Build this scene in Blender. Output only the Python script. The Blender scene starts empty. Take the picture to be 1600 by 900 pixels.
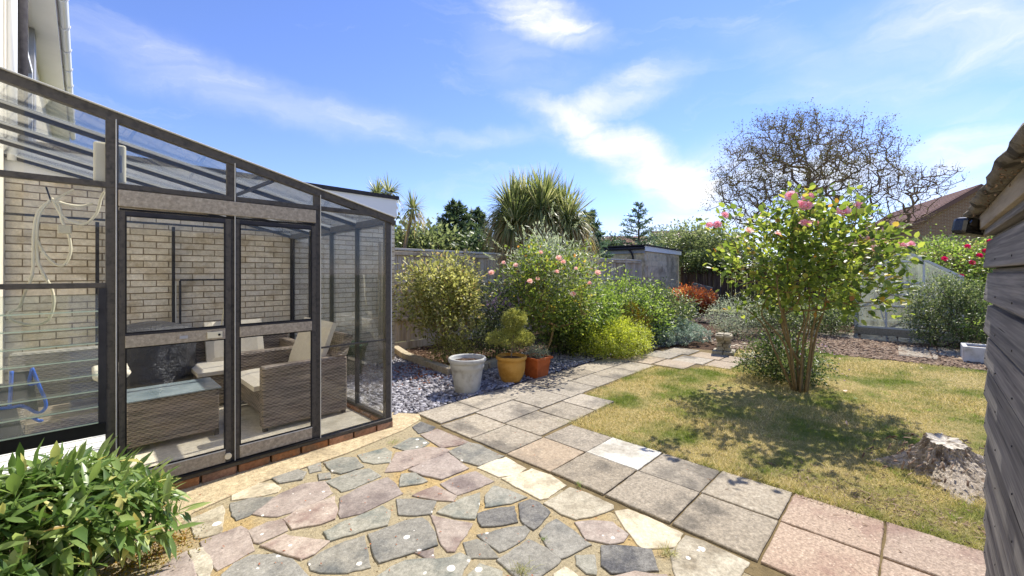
import bpy, math, random
import numpy as np
from mathutils import Vector, Matrix
S = bpy.context.scene
COL = S.collection
rng = np.random.default_rng(7)
rnd = random.Random(5)
R_ = math.radians
# ---------------------------------------------------------------- camera
FPX, CH, HY = 645.0, 1.5, 427.0
ANG = R_(43.9)
FW = np.array([math.cos(ANG), math.sin(ANG), 0]); RT = np.array([math.sin(ANG), -math.cos(ANG), 0])
cam = bpy.data.cameras.new('camera'); co = bpy.data.objects.new('camera', cam); COL.objects.link(co)
cam.sensor_width = 36; cam.lens = FPX / 1600 * 36; cam.shift_y = (HY - 450) / 1600; cam.clip_start = 0.02; cam.clip_end = 3000
co.location = (0, 0, CH); co.rotation_euler = (R_(90), 0, ANG - R_(90))
S.camera = co
# ---------------------------------------------------------------- light
SUN_EL, SUN_V = R_(51), 0.05
SUN_DIR = Vector((math.cos(SUN_EL) * math.cos(SUN_V), math.cos(SUN_EL) * math.sin(SUN_V), math.sin(SUN_EL)))
sl = bpy.data.lights.new('sun', 'SUN'); so = bpy.data.objects.new('sun', sl); COL.objects.link(so)
sl.energy = 3.9; sl.angle = R_(0.5); sl.color = (1, 0.94, 0.84)
so.rotation_euler = SUN_DIR.to_track_quat('Z', 'Y').to_euler(); so.location = (5, 5, 30)
S.view_settings.view_transform = 'Standard'; S.view_settings.look = 'None'; S.view_settings.gamma = 1
S.view_settings.exposure = 1.0
S.view_settings.use_curve_mapping = False

def N(nt, t, **kw):
    n = nt.nodes.new(t)
    for k, v in kw.items():
        if k.startswith('i_'):
            key = k[2:]; key = int(key) if key.isdigit() else key.replace('_', ' ')
            n.inputs[key].default_value = v
        else: setattr(n, k, v)
    return n
def math_(nt, op, a, b=None, c=None, clamp=False):
    n = nt.nodes.new('ShaderNodeMath'); n.operation = op; n.use_clamp = clamp
    for i, v in enumerate((a, b, c)):
        if v is None: continue
        if isinstance(v, (int, float)): n.inputs[i].default_value = v
        else: nt.links.new(v, n.inputs[i])
    return n.outputs[0]
def lin(c):
    return tuple((x / 255 / 12.92 if x / 255 <= 0.04045 else ((x / 255 + 0.055) / 1.055) ** 2.4) for x in c)

def pxdir(x, y):
    az = math.atan((x - 800) / FPX)
    return ANG - az, (HY - y) / FPX * math.cos(az)     # world azimuth, tan of elevation

w = bpy.data.worlds.new('World'); S.world = w; w.use_nodes = True
nt = w.node_tree; nt.nodes.clear()
out = N(nt, 'ShaderNodeOutputWorld'); bg = N(nt, 'ShaderNodeBackground'); bg.inputs[1].default_value = 0.15
nt.links.new(bg.outputs[0], out.inputs[0])
sky = N(nt, 'ShaderNodeTexSky', sky_type='NISHITA', sun_disc=False, sun_elevation=SUN_EL)
sky.sun_rotation = R_(90) - SUN_V; sky.air_density = 1.0; sky.dust_density = 0.0; sky.ozone_density = 4.0; sky.altitude = 0
tc = N(nt, 'ShaderNodeTexCoord'); sep = N(nt, 'ShaderNodeSeparateXYZ'); nt.links.new(tc.outputs['Generated'], sep.inputs[0])
az = math_(nt, 'ARCTAN2', sep.outputs[1], sep.outputs[0])
hyp = math_(nt, 'SQRT', math_(nt, 'ADD', math_(nt, 'MULTIPLY', sep.outputs[0], sep.outputs[0]), math_(nt, 'MULTIPLY', sep.outputs[1], sep.outputs[1])))
te = math_(nt, 'DIVIDE', sep.outputs[2], math_(nt, 'MAXIMUM', hyp, 0.02))
cv = N(nt, 'ShaderNodeCombineXYZ'); nt.links.new(az, cv.inputs[0]); nt.links.new(te, cv.inputs[1])
wn = N(nt, 'ShaderNodeTexNoise', i_Scale=5.0, i_Detail=6.0, i_Roughness=0.6); nt.links.new(cv.outputs[0], wn.inputs['Vector'])
wv = N(nt, 'ShaderNodeVectorMath', operation='MULTIPLY_ADD'); nt.links.new(wn.outputs['Color'], wv.inputs[0])
wv.inputs[1].default_value = (0.22, 0.12, 0); nt.links.new(cv.outputs[0], wv.inputs[2])
wo = N(nt, 'ShaderNodeVectorMath', operation='SUBTRACT'); nt.links.new(wv.outputs[0], wo.inputs[0]); wo.inputs[1].default_value = (0.11, 0.06, 0)
streaks = [  # px centre, half length px, half width px, image tilt deg, density
    (965, 232, 170, 26, 26, 1.35), (1065, 288, 120, 34, 18, 1.5), (1230, 275, 210, 48, 2, 0.8), (950, 160, 130, 26, -25, 0.75), (850, 28, 100, 34, 22, 0.95),
    (420, 150, 420, 30, 14, 0.32), (1500, 250, 200, 30, -14, 0.95), (1440, 290, 150, 36, -4, 0.7), (1500, 40, 220, 70, -8, 0.55), (1090, 345, 200, 16, -2, 0.9), (1300, 372, 380, 22, 0, 0.6),
    (700, 210, 260, 16, 4, 0.28), (830, 100, 120, 40, 30, 0.22), (700, 350, 250, 14, 2, 0.3), (1350, 120, 260, 40, 20, 0.25)]
acc = None
for (x, y, a, b, tilt, dens) in streaks:
    A0, E0 = pxdir(x, y)
    ca, sa = math.cos(R_(tilt)), math.sin(R_(tilt))
    A1, E1 = pxdir(x + a * ca, y + a * sa); A2, E2 = pxdir(x - a * ca, y - a * sa)
    hl = math.hypot(A1 - A2, E1 - E2) / 2; ang = math.atan2(E1 - E2, A1 - A2)
    A3, E3 = pxdir(x, y - b); hw = abs(E3 - E0)
    sb = N(nt, 'ShaderNodeVectorMath', operation='SUBTRACT'); nt.links.new(wo.outputs[0], sb.inputs[0]); sb.inputs[1].default_value = (A0, E0, 0)
    vr = N(nt, 'ShaderNodeVectorRotate', rotation_type='Z_AXIS'); nt.links.new(sb.outputs[0], vr.inputs[0]); vr.inputs['Angle'].default_value = -ang
    dv = N(nt, 'ShaderNodeVectorMath', operation='DIVIDE'); nt.links.new(vr.outputs[0], dv.inputs[0]); dv.inputs[1].default_value = (hl, hw * 1.3, 1)
    ln = N(nt, 'ShaderNodeVectorMath', operation='LENGTH'); nt.links.new(dv.outputs[0], ln.inputs[0])
    mr = N(nt, 'ShaderNodeMapRange', interpolation_type='SMOOTHERSTEP'); nt.links.new(ln.outputs['Value'], mr.inputs[0])
    for i, v in enumerate((0.0, 1.5, dens, 0.0)): mr.inputs[1 + i].default_value = v
    acc = mr.outputs[0] if acc is None else math_(nt, 'MAXIMUM', acc, mr.outputs[0])
mp = N(nt, 'ShaderNodeMapping'); mp.inputs['Scale'].default_value = (3.0, 11, 1); mp.inputs['Rotation'].default_value = (0, 0, 0.35); nt.links.new(wo.outputs[0], mp.inputs[0])
n2 = N(nt, 'ShaderNodeTexNoise', i_Scale=1.0, i_Detail=9.0, i_Roughness=0.6, i_Distortion=0.9); nt.links.new(mp.outputs[0], n2.inputs['Vector'])
nn = math_(nt, 'MULTIPLY', math_(nt, 'ADD', n2.outputs[0], -0.22), 2.7)
cl = math_(nt, 'MULTIPLY', acc, nn, clamp=True)
gen = math_(nt, 'MULTIPLY', math_(nt, 'SUBTRACT', n2.outputs[0], 0.56, clamp=True), 0.9)
cl = math_(nt, 'ADD', cl, gen, clamp=True)
tint = N(nt, 'ShaderNodeMix', data_type='RGBA', blend_type='MULTIPLY'); tint.inputs[0].default_value = 1
nt.links.new(sky.outputs[0], tint.inputs[6]); tint.inputs[7].default_value = (.60, .59, .78, 1)
mx = N(nt, 'ShaderNodeMix', data_type='RGBA'); nt.links.new(cl, mx.inputs[0]); nt.links.new(tint.outputs[2], mx.inputs[6]); mx.inputs[7].default_value = (3.75, 3.8, 3.9, 1)
nt.links.new(mx.outputs[2], bg.inputs[0])
# ---------------------------------------------------------------- projection helpers (photo pixel -> real point)
def G(x, y, z=0.0):
    d = (CH - z) * FPX / (y - HY); l = (x - 800) / FPX * d
    p = FW * d + RT * l; return np.array([p[0], p[1], z])
def onV(x, V, y=None):
    t = (x - 800) / FPX; d = V / (FW[1] + RT[1] * t); p = FW * d + RT * t * d
    return np.array([p[0], p[1], CH + (HY - y) / FPX * d if y is not None else 0])
def onU(x, U, y=None):
    t = (x - 800) / FPX; d = U / (FW[0] + RT[0] * t); p = FW * d + RT * t * d
    return np.array([p[0], p[1], CH + (HY - y) / FPX * d if y is not None else 0])
def at(x, d, y):
    p = FW * d + RT * (x - 800) / FPX * d
    return np.array([p[0], p[1], CH + (HY - y) / FPX * d])
# ---------------------------------------------------------------- materials
def mat(name, c1, c2=None, rough=0.8, scale=8.0, detail=6.0, bump=0.0, bscale=60.0, stretch=None, metal=0.0, ospread=0.0,
        spots=None, grain=None, spec=0.15, c3=None, s3=1.3, t3=(0.5, 0.65), bdist=0.004):
    m = bpy.data.materials.new(name); m.use_nodes = True; nt = m.node_tree; nt.nodes.clear()
    o = N(nt, 'ShaderNodeOutputMaterial'); b = N(nt, 'ShaderNodeBsdfPrincipled'); nt.links.new(b.outputs[0], o.inputs[0])
    b.inputs['Roughness'].default_value = rough; b.inputs['Metallic'].default_value = metal; b.inputs['Specular IOR Level'].default_value = spec
    g = N(nt, 'ShaderNodeNewGeometry'); vec = g.outputs['Position']
    oi = N(nt, 'ShaderNodeObjectInfo')
    if stretch:
        mp = N(nt, 'ShaderNodeMapping'); mp.inputs['Scale'].default_value = stretch; nt.links.new(vec, mp.inputs[0])
        av = N(nt, 'ShaderNodeVectorMath', operation='ADD'); nt.links.new(mp.outputs[0], av.inputs[0]); nt.links.new(math_(nt, 'MULTIPLY', oi.outputs['Random'], 37.0), av.inputs[1]); vec = av.outputs[0]
    n1 = N(nt, 'ShaderNodeTexNoise', i_Scale=scale, i_Detail=detail, i_Roughness=0.62); nt.links.new(vec, n1.inputs['Vector'])
    mx = N(nt, 'ShaderNodeMix', data_type='RGBA'); mx.inputs[6].default_value = (*lin(c1), 1); mx.inputs[7].default_value = (*lin(c2 or c1), 1)
    f = math_(nt, 'MULTIPLY', math_(nt, 'ADD', n1.outputs[0], -0.3), 2.5, clamp=True); nt.links.new(f, mx.inputs[0]); cur = mx.outputs[2]
    if c3:
        n3 = N(nt, 'ShaderNodeTexNoise', i_Scale=s3, i_Detail=5.0, i_Roughness=0.6); nt.links.new(vec, n3.inputs['Vector'])
        mr = N(nt, 'ShaderNodeMapRange'); nt.links.new(n3.outputs[0], mr.inputs[0]); mr.inputs[1].default_value = t3[0]; mr.inputs[2].default_value = t3[1]
        m3 = N(nt, 'ShaderNodeMix', data_type='RGBA'); nt.links.new(mr.outputs[0], m3.inputs[0]); nt.links.new(cur, m3.inputs[6]); m3.inputs[7].default_value = (*lin(c3), 1); cur = m3.outputs[2]
    if grain:
        ng = N(nt, 'ShaderNodeTexNoise', i_Scale=grain[0], i_Detail=5.0, i_Roughness=0.8); nt.links.new(vec, ng.inputs['Vector'])
        hg = N(nt, 'ShaderNodeHueSaturation'); nt.links.new(cur, hg.inputs['Color'])
        nt.links.new(math_(nt, 'ADD', math_(nt, 'MULTIPLY', math_(nt, 'SUBTRACT', ng.outputs[0], 0.5), grain[1] * 4), 1.0), hg.inputs['Value']); cur = hg.outputs[0]
    if spots:
        sc, thr, colr = spots
        vo = N(nt, 'ShaderNodeTexVoronoi', i_Scale=sc, i_Randomness=1.0); nt.links.new(vec, vo.inputs['Vector'])
        nz = N(nt, 'ShaderNodeTexNoise', i_Scale=sc * 3, i_Detail=3.0); nt.links.new(vec, nz.inputs['Vector'])
        dd = math_(nt, 'ADD', vo.outputs['Distance'], math_(nt, 'MULTIPLY', nz.outputs[0], 0.18))
        sn = N(nt, 'ShaderNodeSeparateColor'); nt.links.new(vo.outputs['Color'], sn.inputs[0])
        th = math_(nt, 'MULTIPLY', math_(nt, 'SUBTRACT', sn.outputs[0], 0.45, clamp=True), thr)
        fac = math_(nt, 'MULTIPLY', math_(nt, 'SUBTRACT', math_(nt, 'ADD', th, 0.09), dd), 18.0, clamp=True)
        ms = N(nt, 'ShaderNodeMix', data_type='RGBA'); nt.links.new(fac, ms.inputs[0]); nt.links.new(cur, ms.inputs[6]); ms.inputs[7].default_value = (*lin(colr), 1); cur = ms.outputs[2]
    if ospread:
        hs = N(nt, 'ShaderNodeHueSaturation'); nt.links.new(cur, hs.inputs['Color'])
        nt.links.new(math_(nt, 'ADD', math_(nt, 'MULTIPLY', oi.outputs['Random'], ospread * 2), 1 - ospread), hs.inputs['Value'])
        rr = math_(nt, 'FRACT', math_(nt, 'MULTIPLY', oi.outputs['Random'], 17.3))
        nt.links.new(math_(nt, 'ADD', math_(nt, 'MULTIPLY', rr, ospread * 1.6), 1 - ospread * .8), hs.inputs['Saturation']); cur = hs.outputs[0]
    nt.links.new(cur, b.inputs['Base Color'])
    if bump:
        nb = N(nt, 'ShaderNodeTexNoise', i_Scale=bscale, i_Detail=8.0, i_Roughness=0.7); nt.links.new(vec, nb.inputs['Vector'])
        bp = N(nt, 'ShaderNodeBump'); bp.inputs['Strength'].default_value = bump; bp.inputs['Distance'].default_value = bdist
        nt.links.new(nb.outputs[0], bp.inputs['Height']); nt.links.new(bp.outputs[0], b.inputs['Normal'])
    return m
def leafmat(name, cols, trans=0.3, rough=0.42, patch=None, spec=0.4):
    m = bpy.data.materials.new(name); m.use_nodes = True; nt = m.node_tree; nt.nodes.clear()
    o = N(nt, 'ShaderNodeOutputMaterial'); b = N(nt, 'ShaderNodeBsdfPrincipled'); t = N(nt, 'ShaderNodeBsdfTranslucent'); mxs = N(nt, 'ShaderNodeMixShader')
    mxs.inputs[0].default_value = trans; nt.links.new(b.outputs[0], mxs.inputs[1]); nt.links.new(t.outputs[0], mxs.inputs[2]); nt.links.new(mxs.outputs[0], o.inputs[0])
    b.inputs['Roughness'].default_value = rough; b.inputs['Specular IOR Level'].default_value = spec
    at_ = N(nt, 'ShaderNodeAttribute', attribute_name='rnd'); oi = N(nt, 'ShaderNodeObjectInfo')
    v = math_(nt, 'FRACT', math_(nt, 'ADD', at_.outputs['Fac'], math_(nt, 'MULTIPLY', oi.outputs['Random'], 0.999)))
    rp = N(nt, 'ShaderNodeValToRGB'); nt.links.new(v, rp.inputs[0]); el = rp.color_ramp.elements
    n = len(cols)
    for i, (pos, c) in enumerate(cols):
        e = el[i] if i < 2 else el.new(pos)
        e.position = pos; e.color = (*lin(c), 1)
    cur = rp.outputs[0]
    if patch:
        g = N(nt, 'ShaderNodeNewGeometry'); nz = N(nt, 'ShaderNodeTexNoise', i_Scale=patch[0], i_Detail=5.0, i_Roughness=0.65); nt.links.new(g.outputs['Position'], nz.inputs['Vector'])
        mr = N(nt, 'ShaderNodeMapRange'); nt.links.new(nz.outputs[0], mr.inputs[0]); mr.inputs[1].default_value = patch[2]; mr.inputs[2].default_value = patch[3]
        mm = N(nt, 'ShaderNodeMix', data_type='RGBA'); nt.links.new(mr.outputs[0], mm.inputs[0]); nt.links.new(cur, mm.inputs[6]); mm.inputs[7].default_value = (*lin(patch[1]), 1); cur = mm.outputs[2]
    nt.links.new(cur, b.inputs['Base Color'])
    hs = N(nt, 'ShaderNodeHueSaturation'); hs.inputs['Value'].default_value = 1.55; hs.inputs['Saturation'].default_value = 1.12; hs.inputs['Hue'].default_value = 0.492; nt.links.new(cur, hs.inputs['Color']); nt.links.new(hs.outputs[0], t.inputs[0])
    return m
def glassmat(name, tintc=(0.93, 0.97, 0.95), dirt_haze=0.06, gl=1.0, dscale=3.0, dcol=(190, 195, 185)):
    m = bpy.data.materials.new(name); m.use_nodes = True; nt = m.node_tree; nt.nodes.clear()
    o = N(nt, 'ShaderNodeOutputMaterial'); tr = N(nt, 'ShaderNodeBsdfTransparent'); tr.inputs[0].default_value = (*tintc, 1)
    gs = N(nt, 'ShaderNodeBsdfGlossy'); gs.inputs['Roughness'].default_value = 0.02
    fr = N(nt, 'ShaderNodeFresnel'); fr.inputs[0].default_value = 1.5
    a = N(nt, 'ShaderNodeMixShader'); nt.links.new(math_(nt, 'MULTIPLY', fr.outputs[0], gl), a.inputs[0]); nt.links.new(tr.outputs[0], a.inputs[1]); nt.links.new(gs.outputs[0], a.inputs[2])
    df = N(nt, 'ShaderNodeBsdfDiffuse'); df.inputs[0].default_value = (*lin(dcol), 1)
    g = N(nt, 'ShaderNodeNewGeometry'); mp = N(nt, 'ShaderNodeMapping'); mp.inputs['Scale'].default_value = (3, 3, 0.6); nt.links.new(g.outputs['Position'], mp.inputs[0])
    nz = N(nt, 'ShaderNodeTexNoise', i_Scale=dscale, i_Detail=8.0, i_Roughness=0.7); nt.links.new(mp.outputs[0], nz.inputs['Vector'])
    bq = N(nt, 'ShaderNodeMixShader'); nt.links.new(math_(nt, 'MULTIPLY', math_(nt, 'POWER', nz.outputs[0], 2.0), dirt_haze * 4, clamp=True), bq.inputs[0]); nt.links.new(a.outputs[0], bq.inputs[1])
    tl = N(nt, 'ShaderNodeBsdfTranslucent'); tl.inputs[0].default_value = (*lin(dcol), 1); dm = N(nt, 'ShaderNodeMixShader'); nt.links.new(df.outputs[0], dm.inputs[1]); nt.links.new(tl.outputs[0], dm.inputs[2]); nt.links.new(dm.outputs[0], bq.inputs[2])
    nt.links.new(bq.outputs[0], o.inputs[0]); return m
def weavemat(name, c1, c2, su=(20, 20, 62)):
    m = bpy.data.materials.new(name); m.use_nodes = True; nt = m.node_tree; nt.nodes.clear()
    o = N(nt, 'ShaderNodeOutputMaterial'); b = N(nt, 'ShaderNodeBsdfPrincipled'); nt.links.new(b.outputs[0], o.inputs[0]); b.inputs['Roughness'].default_value = 0.5
    g = N(nt, 'ShaderNodeNewGeometry'); sp = N(nt, 'ShaderNodeSeparateXYZ'); nt.links.new(g.outputs['Position'], sp.inputs[0])
    h = math_(nt, 'ADD', sp.outputs[0], sp.outputs[1])
    row = math_(nt, 'FLOOR', math_(nt, 'MULTIPLY', sp.outputs[2], su[2]))
    ph = math_(nt, 'MULTIPLY', math_(nt, 'MODULO', row, 2.0), math.pi)
    s1 = math_(nt, 'SINE', math_(nt, 'ADD', math_(nt, 'MULTIPLY', h, su[0] * 6.28), ph))
    s2 = math_(nt, 'SINE', math_(nt, 'MULTIPLY', sp.outputs[2], su[2] * 6.28))
    hh = math_(nt, 'ADD', math_(nt, 'MULTIPLY', s1, 0.5), math_(nt, 'MULTIPLY', s2, 0.5))
    mp = N(nt, 'ShaderNodeMapping'); mp.inputs['Scale'].default_value = (5, 5, 62); nt.links.new(g.outputs['Position'], mp.inputs[0])
    nz = N(nt, 'ShaderNodeTexNoise', i_Scale=1.0, i_Detail=4.0); nt.links.new(mp.outputs[0], nz.inputs['Vector'])
    f = math_(nt, 'ADD', math_(nt, 'MULTIPLY', hh, 0.3), math_(nt, 'MULTIPLY', math_(nt, 'SUBTRACT', nz.outputs[0], 0.25), 1.6), clamp=True)
    mx = N(nt, 'ShaderNodeMix', data_type='RGBA'); nt.links.new(f, mx.inputs[0]); mx.inputs[6].default_value = (*lin(c1), 1); mx.inputs[7].default_value = (*lin(c2), 1); nt.links.new(mx.outputs[2], b.inputs['Base Color'])
    bp = N(nt, 'ShaderNodeBump'); bp.inputs['Strength'].default_value = 0.9; bp.inputs['Distance'].default_value = 0.004; nt.links.new(hh, bp.inputs['Height']); nt.links.new(bp.outputs[0], b.inputs['Normal'])
    return m

M = {}
lich = (236, 232, 222)
M['purple'] = mat('purple_stone', (138, 126, 117), (158, 147, 137), scale=9, bump=.6, bscale=90, ospread=.16, spots=(13, .35, lich), c3=(112, 101, 96), s3=3, grain=(55, .45))
M['pink'] = mat('pink_stone', (148, 135, 123), (167, 154, 141), scale=12, bump=.6, bscale=90, ospread=.14, spots=(14, .3, lich), c3=(128, 110, 101), s3=4, grain=(55, .45))
M['grey'] = mat('grey_stone', (122, 119, 110), (144, 141, 131), scale=14, bump=.8, bscale=100, ospread=.16, spots=(11, .5, lich), c3=(96, 97, 94), s3=3, grain=(60, .5))
M['green'] = mat('green_grey_stone', (130, 128, 116), (156, 153, 140), scale=20, bump=.8, bscale=110, ospread=.12, spots=(10, .55, lich), c3=(104, 109, 103), s3=3, grain=(60, .5))
M['dark'] = mat('dark_stone', (102, 100, 96), (130, 128, 122), scale=30, bump=1, bscale=130, ospread=.1, c3=(80, 80, 82), s3=5, grain=(70, .6))
M['buff'] = mat('buff_stone', (150, 142, 122), (180, 171, 150), scale=10, bump=.7, bscale=90, ospread=.12, spots=(9, .45, lich), c3=(130, 120, 100), s3=3, grain=(50, .5))
M['cream'] = mat('cream_stone', (184, 172, 146), (204, 194, 170), scale=7, bump=.6, bscale=80, ospread=.08, c3=(160, 150, 128), s3=4, grain=(40, .4))
M['slab'] = mat('riven_slab', (142, 132, 116), (172, 163, 146), scale=26, bump=.9, bscale=120, ospread=.13, c3=(112, 106, 96), s3=2.2, spots=(16, .25, (196, 190, 172)), grain=(45, .55))
M['slabgrey'] = mat('weathered_slab', (130, 121, 106), (160, 150, 133), scale=34, bump=.9, bscale=140, ospread=.1, c3=(104, 98, 88), s3=2.6, spots=(40, .4, (168, 163, 150)), grain=(50, .6))
M['slabpale'] = mat('bleached_slab', (186, 182, 168), (216, 212, 200), scale=9, bump=.7, bscale=100, c3=(150, 143, 128), s3=3.0, t3=(.45, .7), grain=(30, .4))
M['slabpink'] = mat('pink_slab', (152, 133, 116), (172, 153, 134), scale=60, bump=.7, bscale=150, ospread=.07, c3=(142, 118, 104), s3=2.6, spots=(60, .6, (196, 178, 158)), grain=(60, .5))
M['slabtan'] = mat('tan_slab', (152, 136, 116), (172, 157, 136), scale=30, bump=.9, bscale=120, ospread=.08, c3=(140, 128, 112), s3=3, grain=(50, .5))
M['mortar'] = mat('sandy_mortar', (160, 136, 92), (178, 156, 112), rough=.95, scale=4, bump=1, bscale=70, c3=(158, 146, 118), s3=1.3, t3=(.38, .50), spots=(38, .6, (112, 98, 70)), bdist=.01, grain=(45, .5))
M['concrete'] = mat('concrete_apron', (174, 156, 124), (198, 182, 148), rough=.95, scale=20, bump=1, bscale=110, c3=(152, 138, 112), s3=2.0, spots=(70, .5, (140, 124, 98)), bdist=.008, grain=(50, .55))
M['floor'] = mat('pale_concrete_floor', (196, 186, 166), (214, 205, 186), rough=.9, scale=12, bump=.7, bscale=90, c3=(166, 156, 136), s3=2.5, grain=(40, .3))
M['soil'] = mat('dark_soil', (70, 52, 40), (96, 76, 60), rough=1, scale=20, bump=1, bscale=60, bdist=.03)
M['turfbase'] = mat('turf_base', (180, 162, 112), (158, 144, 94), rough=1, scale=3, bump=1, bscale=120, bdist=.02, c3=(120, 124, 68), s3=1.1, t3=(.47, .6))
M['slate'] = leafmat('slate_chip', [(0, (112, 110, 114)), (.3, (140, 138, 142)), (.55, (172, 170, 174)), (.8, (94, 90, 96)), (1, (204, 202, 206))], trans=0, rough=.75, spec=.1)
M['bark_chip'] = leafmat('bark_chip', [(0, (96, 74, 58)), (.4, (130, 106, 84)), (.7, (150, 130, 108)), (1, (82, 62, 48))], trans=0, rough=.9)
M['slatebed'] = mat('slate_bed', (80, 77, 80), (118, 114, 118), rough=.8, scale=30, bump=1, bscale=60, bdist=.02)
M['alu'] = mat('weathered_dark_metal', (74, 71, 67), (86, 82, 77), rough=.45, metal=.0, scale=45, c3=(64, 62, 60), s3=30, bump=.1, bscale=80)
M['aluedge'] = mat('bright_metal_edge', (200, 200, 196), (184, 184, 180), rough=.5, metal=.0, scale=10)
M['aludirty'] = mat('dirty_metal_rail', (140, 131, 118), (176, 167, 152), rough=.6, metal=.0, scale=40, detail=9, c3=(122, 114, 103), s3=45, t3=(.4, .9), bump=.25, grain=(60, .3), bscale=60)
M['black'] = mat('black_rubber', (26, 26, 28), (38, 38, 40), rough=.5)
M['gunmetal'] = mat('dark_interior_frame', (46, 46, 50), (62, 62, 66), rough=.5, metal=.2)
M['glass'] = glassmat('clear_glass', (.985, .99, .985), dirt_haze=.006, gl=.55)
M['roofglass'] = glassmat('dusty_roof_glass', (.98, .988, .985), dirt_haze=.012, gl=.6, dcol=(200, 205, 200))
M['louvreglass'] = glassmat('louvre_glass', (0.95, 0.975, 0.955), dirt_haze=.10, gl=.9, dcol=(214, 216, 200))  # dirt film thickened; its pale colour stands in for reflections on the blades
M['ghglass'] = glassmat('greenhouse_glass', (0.9, 0.94, 0.9), dirt_haze=.34, gl=.35, dcol=(232, 230, 216))
M['ghclear'] = glassmat('greenhouse_side_glass', (0.95, 0.97, 0.95), dirt_haze=.05, gl=.3, dcol=(226, 226, 216))
M['bladeedge'] = mat('pale_green_glass_edge', (168, 186, 166), (186, 200, 180), rough=.3)
M['brick'] = mat('buff_brick', (208, 197, 176), (222, 213, 196), rough=.95, scale=14, bump=.6, bscale=90, ospread=.15, c3=(194, 180, 156), s3=5, grain=(30, .25))
M['brickmortar'] = mat('grey_mortar', (146, 130, 110), (162, 148, 128), rough=1, scale=20, bump=.6, bscale=100)
M['redbrick'] = mat('red_plinth_brick', (140, 98, 72), (164, 124, 94), rough=.95, scale=14, bump=.7, bscale=90, ospread=.18, c3=(120, 98, 78), s3=6, grain=(40, .4))
M['white'] = mat('white_paint', (234, 234, 232), (240, 240, 238), rough=.4, scale=3)
M['offwhite'] = mat('offwhite_plastic', (206, 200, 176), (216, 210, 190), rough=.4, scale=5)
M['greytrim'] = mat('grey_trim', (150, 152, 160), (160, 162, 168), rough=.5)
M['felt'] = mat('black_felt', (52, 50, 54), (72, 70, 72), rough=.9, scale=20, bump=.5)
M['render'] = mat('pale_render', (214, 206, 188), (224, 218, 202), rough=.9, scale=8, bump=.3)
M['fence'] = mat('weathered_fence', (184, 168, 142), (208, 194, 170), rough=.95, stretch=(10, 10, .8), scale=2.5, bump=.6, bscale=14, ospread=.16, c3=(160, 142, 116), s3=.6, grain=(30,.3))
M['fencecap'] = mat('fence_cap', (196, 190, 176), (210, 204, 192), rough=.9, stretch=(.8, 10, 10), scale=2.5)
M['darkfence'] = mat('old_dark_fence', (72, 58, 46), (112, 94, 76), rough=.95, stretch=(10, 10, .8), scale=2.5, bump=.6, bscale=14, ospread=.25)
M['shed'] = mat('grey_shed_board', (96, 93, 92), (142, 138, 134), rough=.85, stretch=(1.0, 26, 60), scale=1.6, detail=9, bump=.08, bscale=9, ospread=.14, c3=(80, 78, 80), s3=.6, t3=(.5, .7), spots=(1.1, .5, (58, 54, 54)))
M['shedwood'] = mat('bleached_shed_trim', (128, 118, 104), (164, 154, 138), rough=.9, stretch=(.8, 10, 10), scale=2.5, bump=.7, bscale=4, c3=(92, 84, 74), s3=1)
M['shedfelt'] = mat('mossy_roof_felt', (104, 98, 88), (134, 128, 116), rough=1, scale=10, bump=1, bscale=40, bdist=.015, c3=(70, 66, 60), s3=9, t3=(.5, .58))
M['wicker'] = weavemat('grey_brown_wicker', (60, 49, 41), (176, 160, 142))
M['wickerlight'] = weavemat('pale_wicker', (96, 92, 88), (176, 170, 162))
M['cushion'] = mat('cream_cushion', (206, 196, 178), (216, 208, 190), rough=.95, scale=30, bump=.15, bscale=200)
M['tabletop'] = mat('grey_glass_top', (92, 108, 114), (140, 152, 156), rough=.12, scale=4, spec=.6)
M['cover'] = mat('black_cover', (34, 35, 40), (58, 60, 68), rough=.28, scale=5, bump=1, bscale=14, bdist=.03, spec=.6)
M['blue'] = mat('blue_tube', (30, 86, 190), (44, 104, 210), rough=.4)
M['bluefab'] = mat('navy_fabric', (44, 50, 62), (58, 64, 78), rough=.8)
M['cable'] = mat('cream_cable', (224, 216, 188), (230, 222, 196), rough=.5)
M['greypot'] = mat('grey_plastic_pot', (168, 168, 162), (184, 184, 178), rough=.6, scale=5, c3=(150, 148, 140), s3=6)
M['yellowpot'] = mat('ochre_glazed_pot', (186, 138, 62), (204, 158, 82), rough=.45, scale=5, c3=(166, 116, 46), s3=4, bump=.1)
M['terra'] = mat('terracotta', (176, 92, 48), (192, 108, 62), rough=.7, scale=6, c3=(158, 82, 44), s3=5)
M['bluepot'] = mat('slate_blue_pot', (62, 72, 92), (78, 88, 108), rough=.6)
M['bluebin'] = mat('blue_barrel', (44, 58, 110), (54, 70, 124), rough=.6)
M['greenbin'] = mat('dark_green_tub', (38, 74, 58), (48, 86, 68), rough=.6)
M['panel'] = mat('grey_green_panel', (110, 122, 116), (126, 138, 130), rough=.7)
M['compost'] = mat('compost', (84, 66, 52), (116, 96, 78), rough=1, scale=60, bump=1, bscale=120, bdist=.02)
M['kerb'] = mat('kerb_concrete', (158, 146, 122), (182, 170, 146), rough=.95, scale=16, bump=.8, bscale=80, ospread=.1, grain=(40, .4))
M['stem'] = mat('rose_stem', (118, 98, 66), (140, 122, 84), rough=.85, scale=20, bump=.6)
M['greystem'] = mat('grey_bark', (112, 102, 88), (140, 128, 112), rough=.95, scale=20, bump=.6)
M['darkstem'] = mat('dark_bark', (74, 62, 54), (98, 84, 74), rough=.95, scale=14, bump=.6)
M['treebark'] = mat('plum_twig', (112, 94, 76), (140, 122, 102), rough=.95, scale=8)
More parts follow.
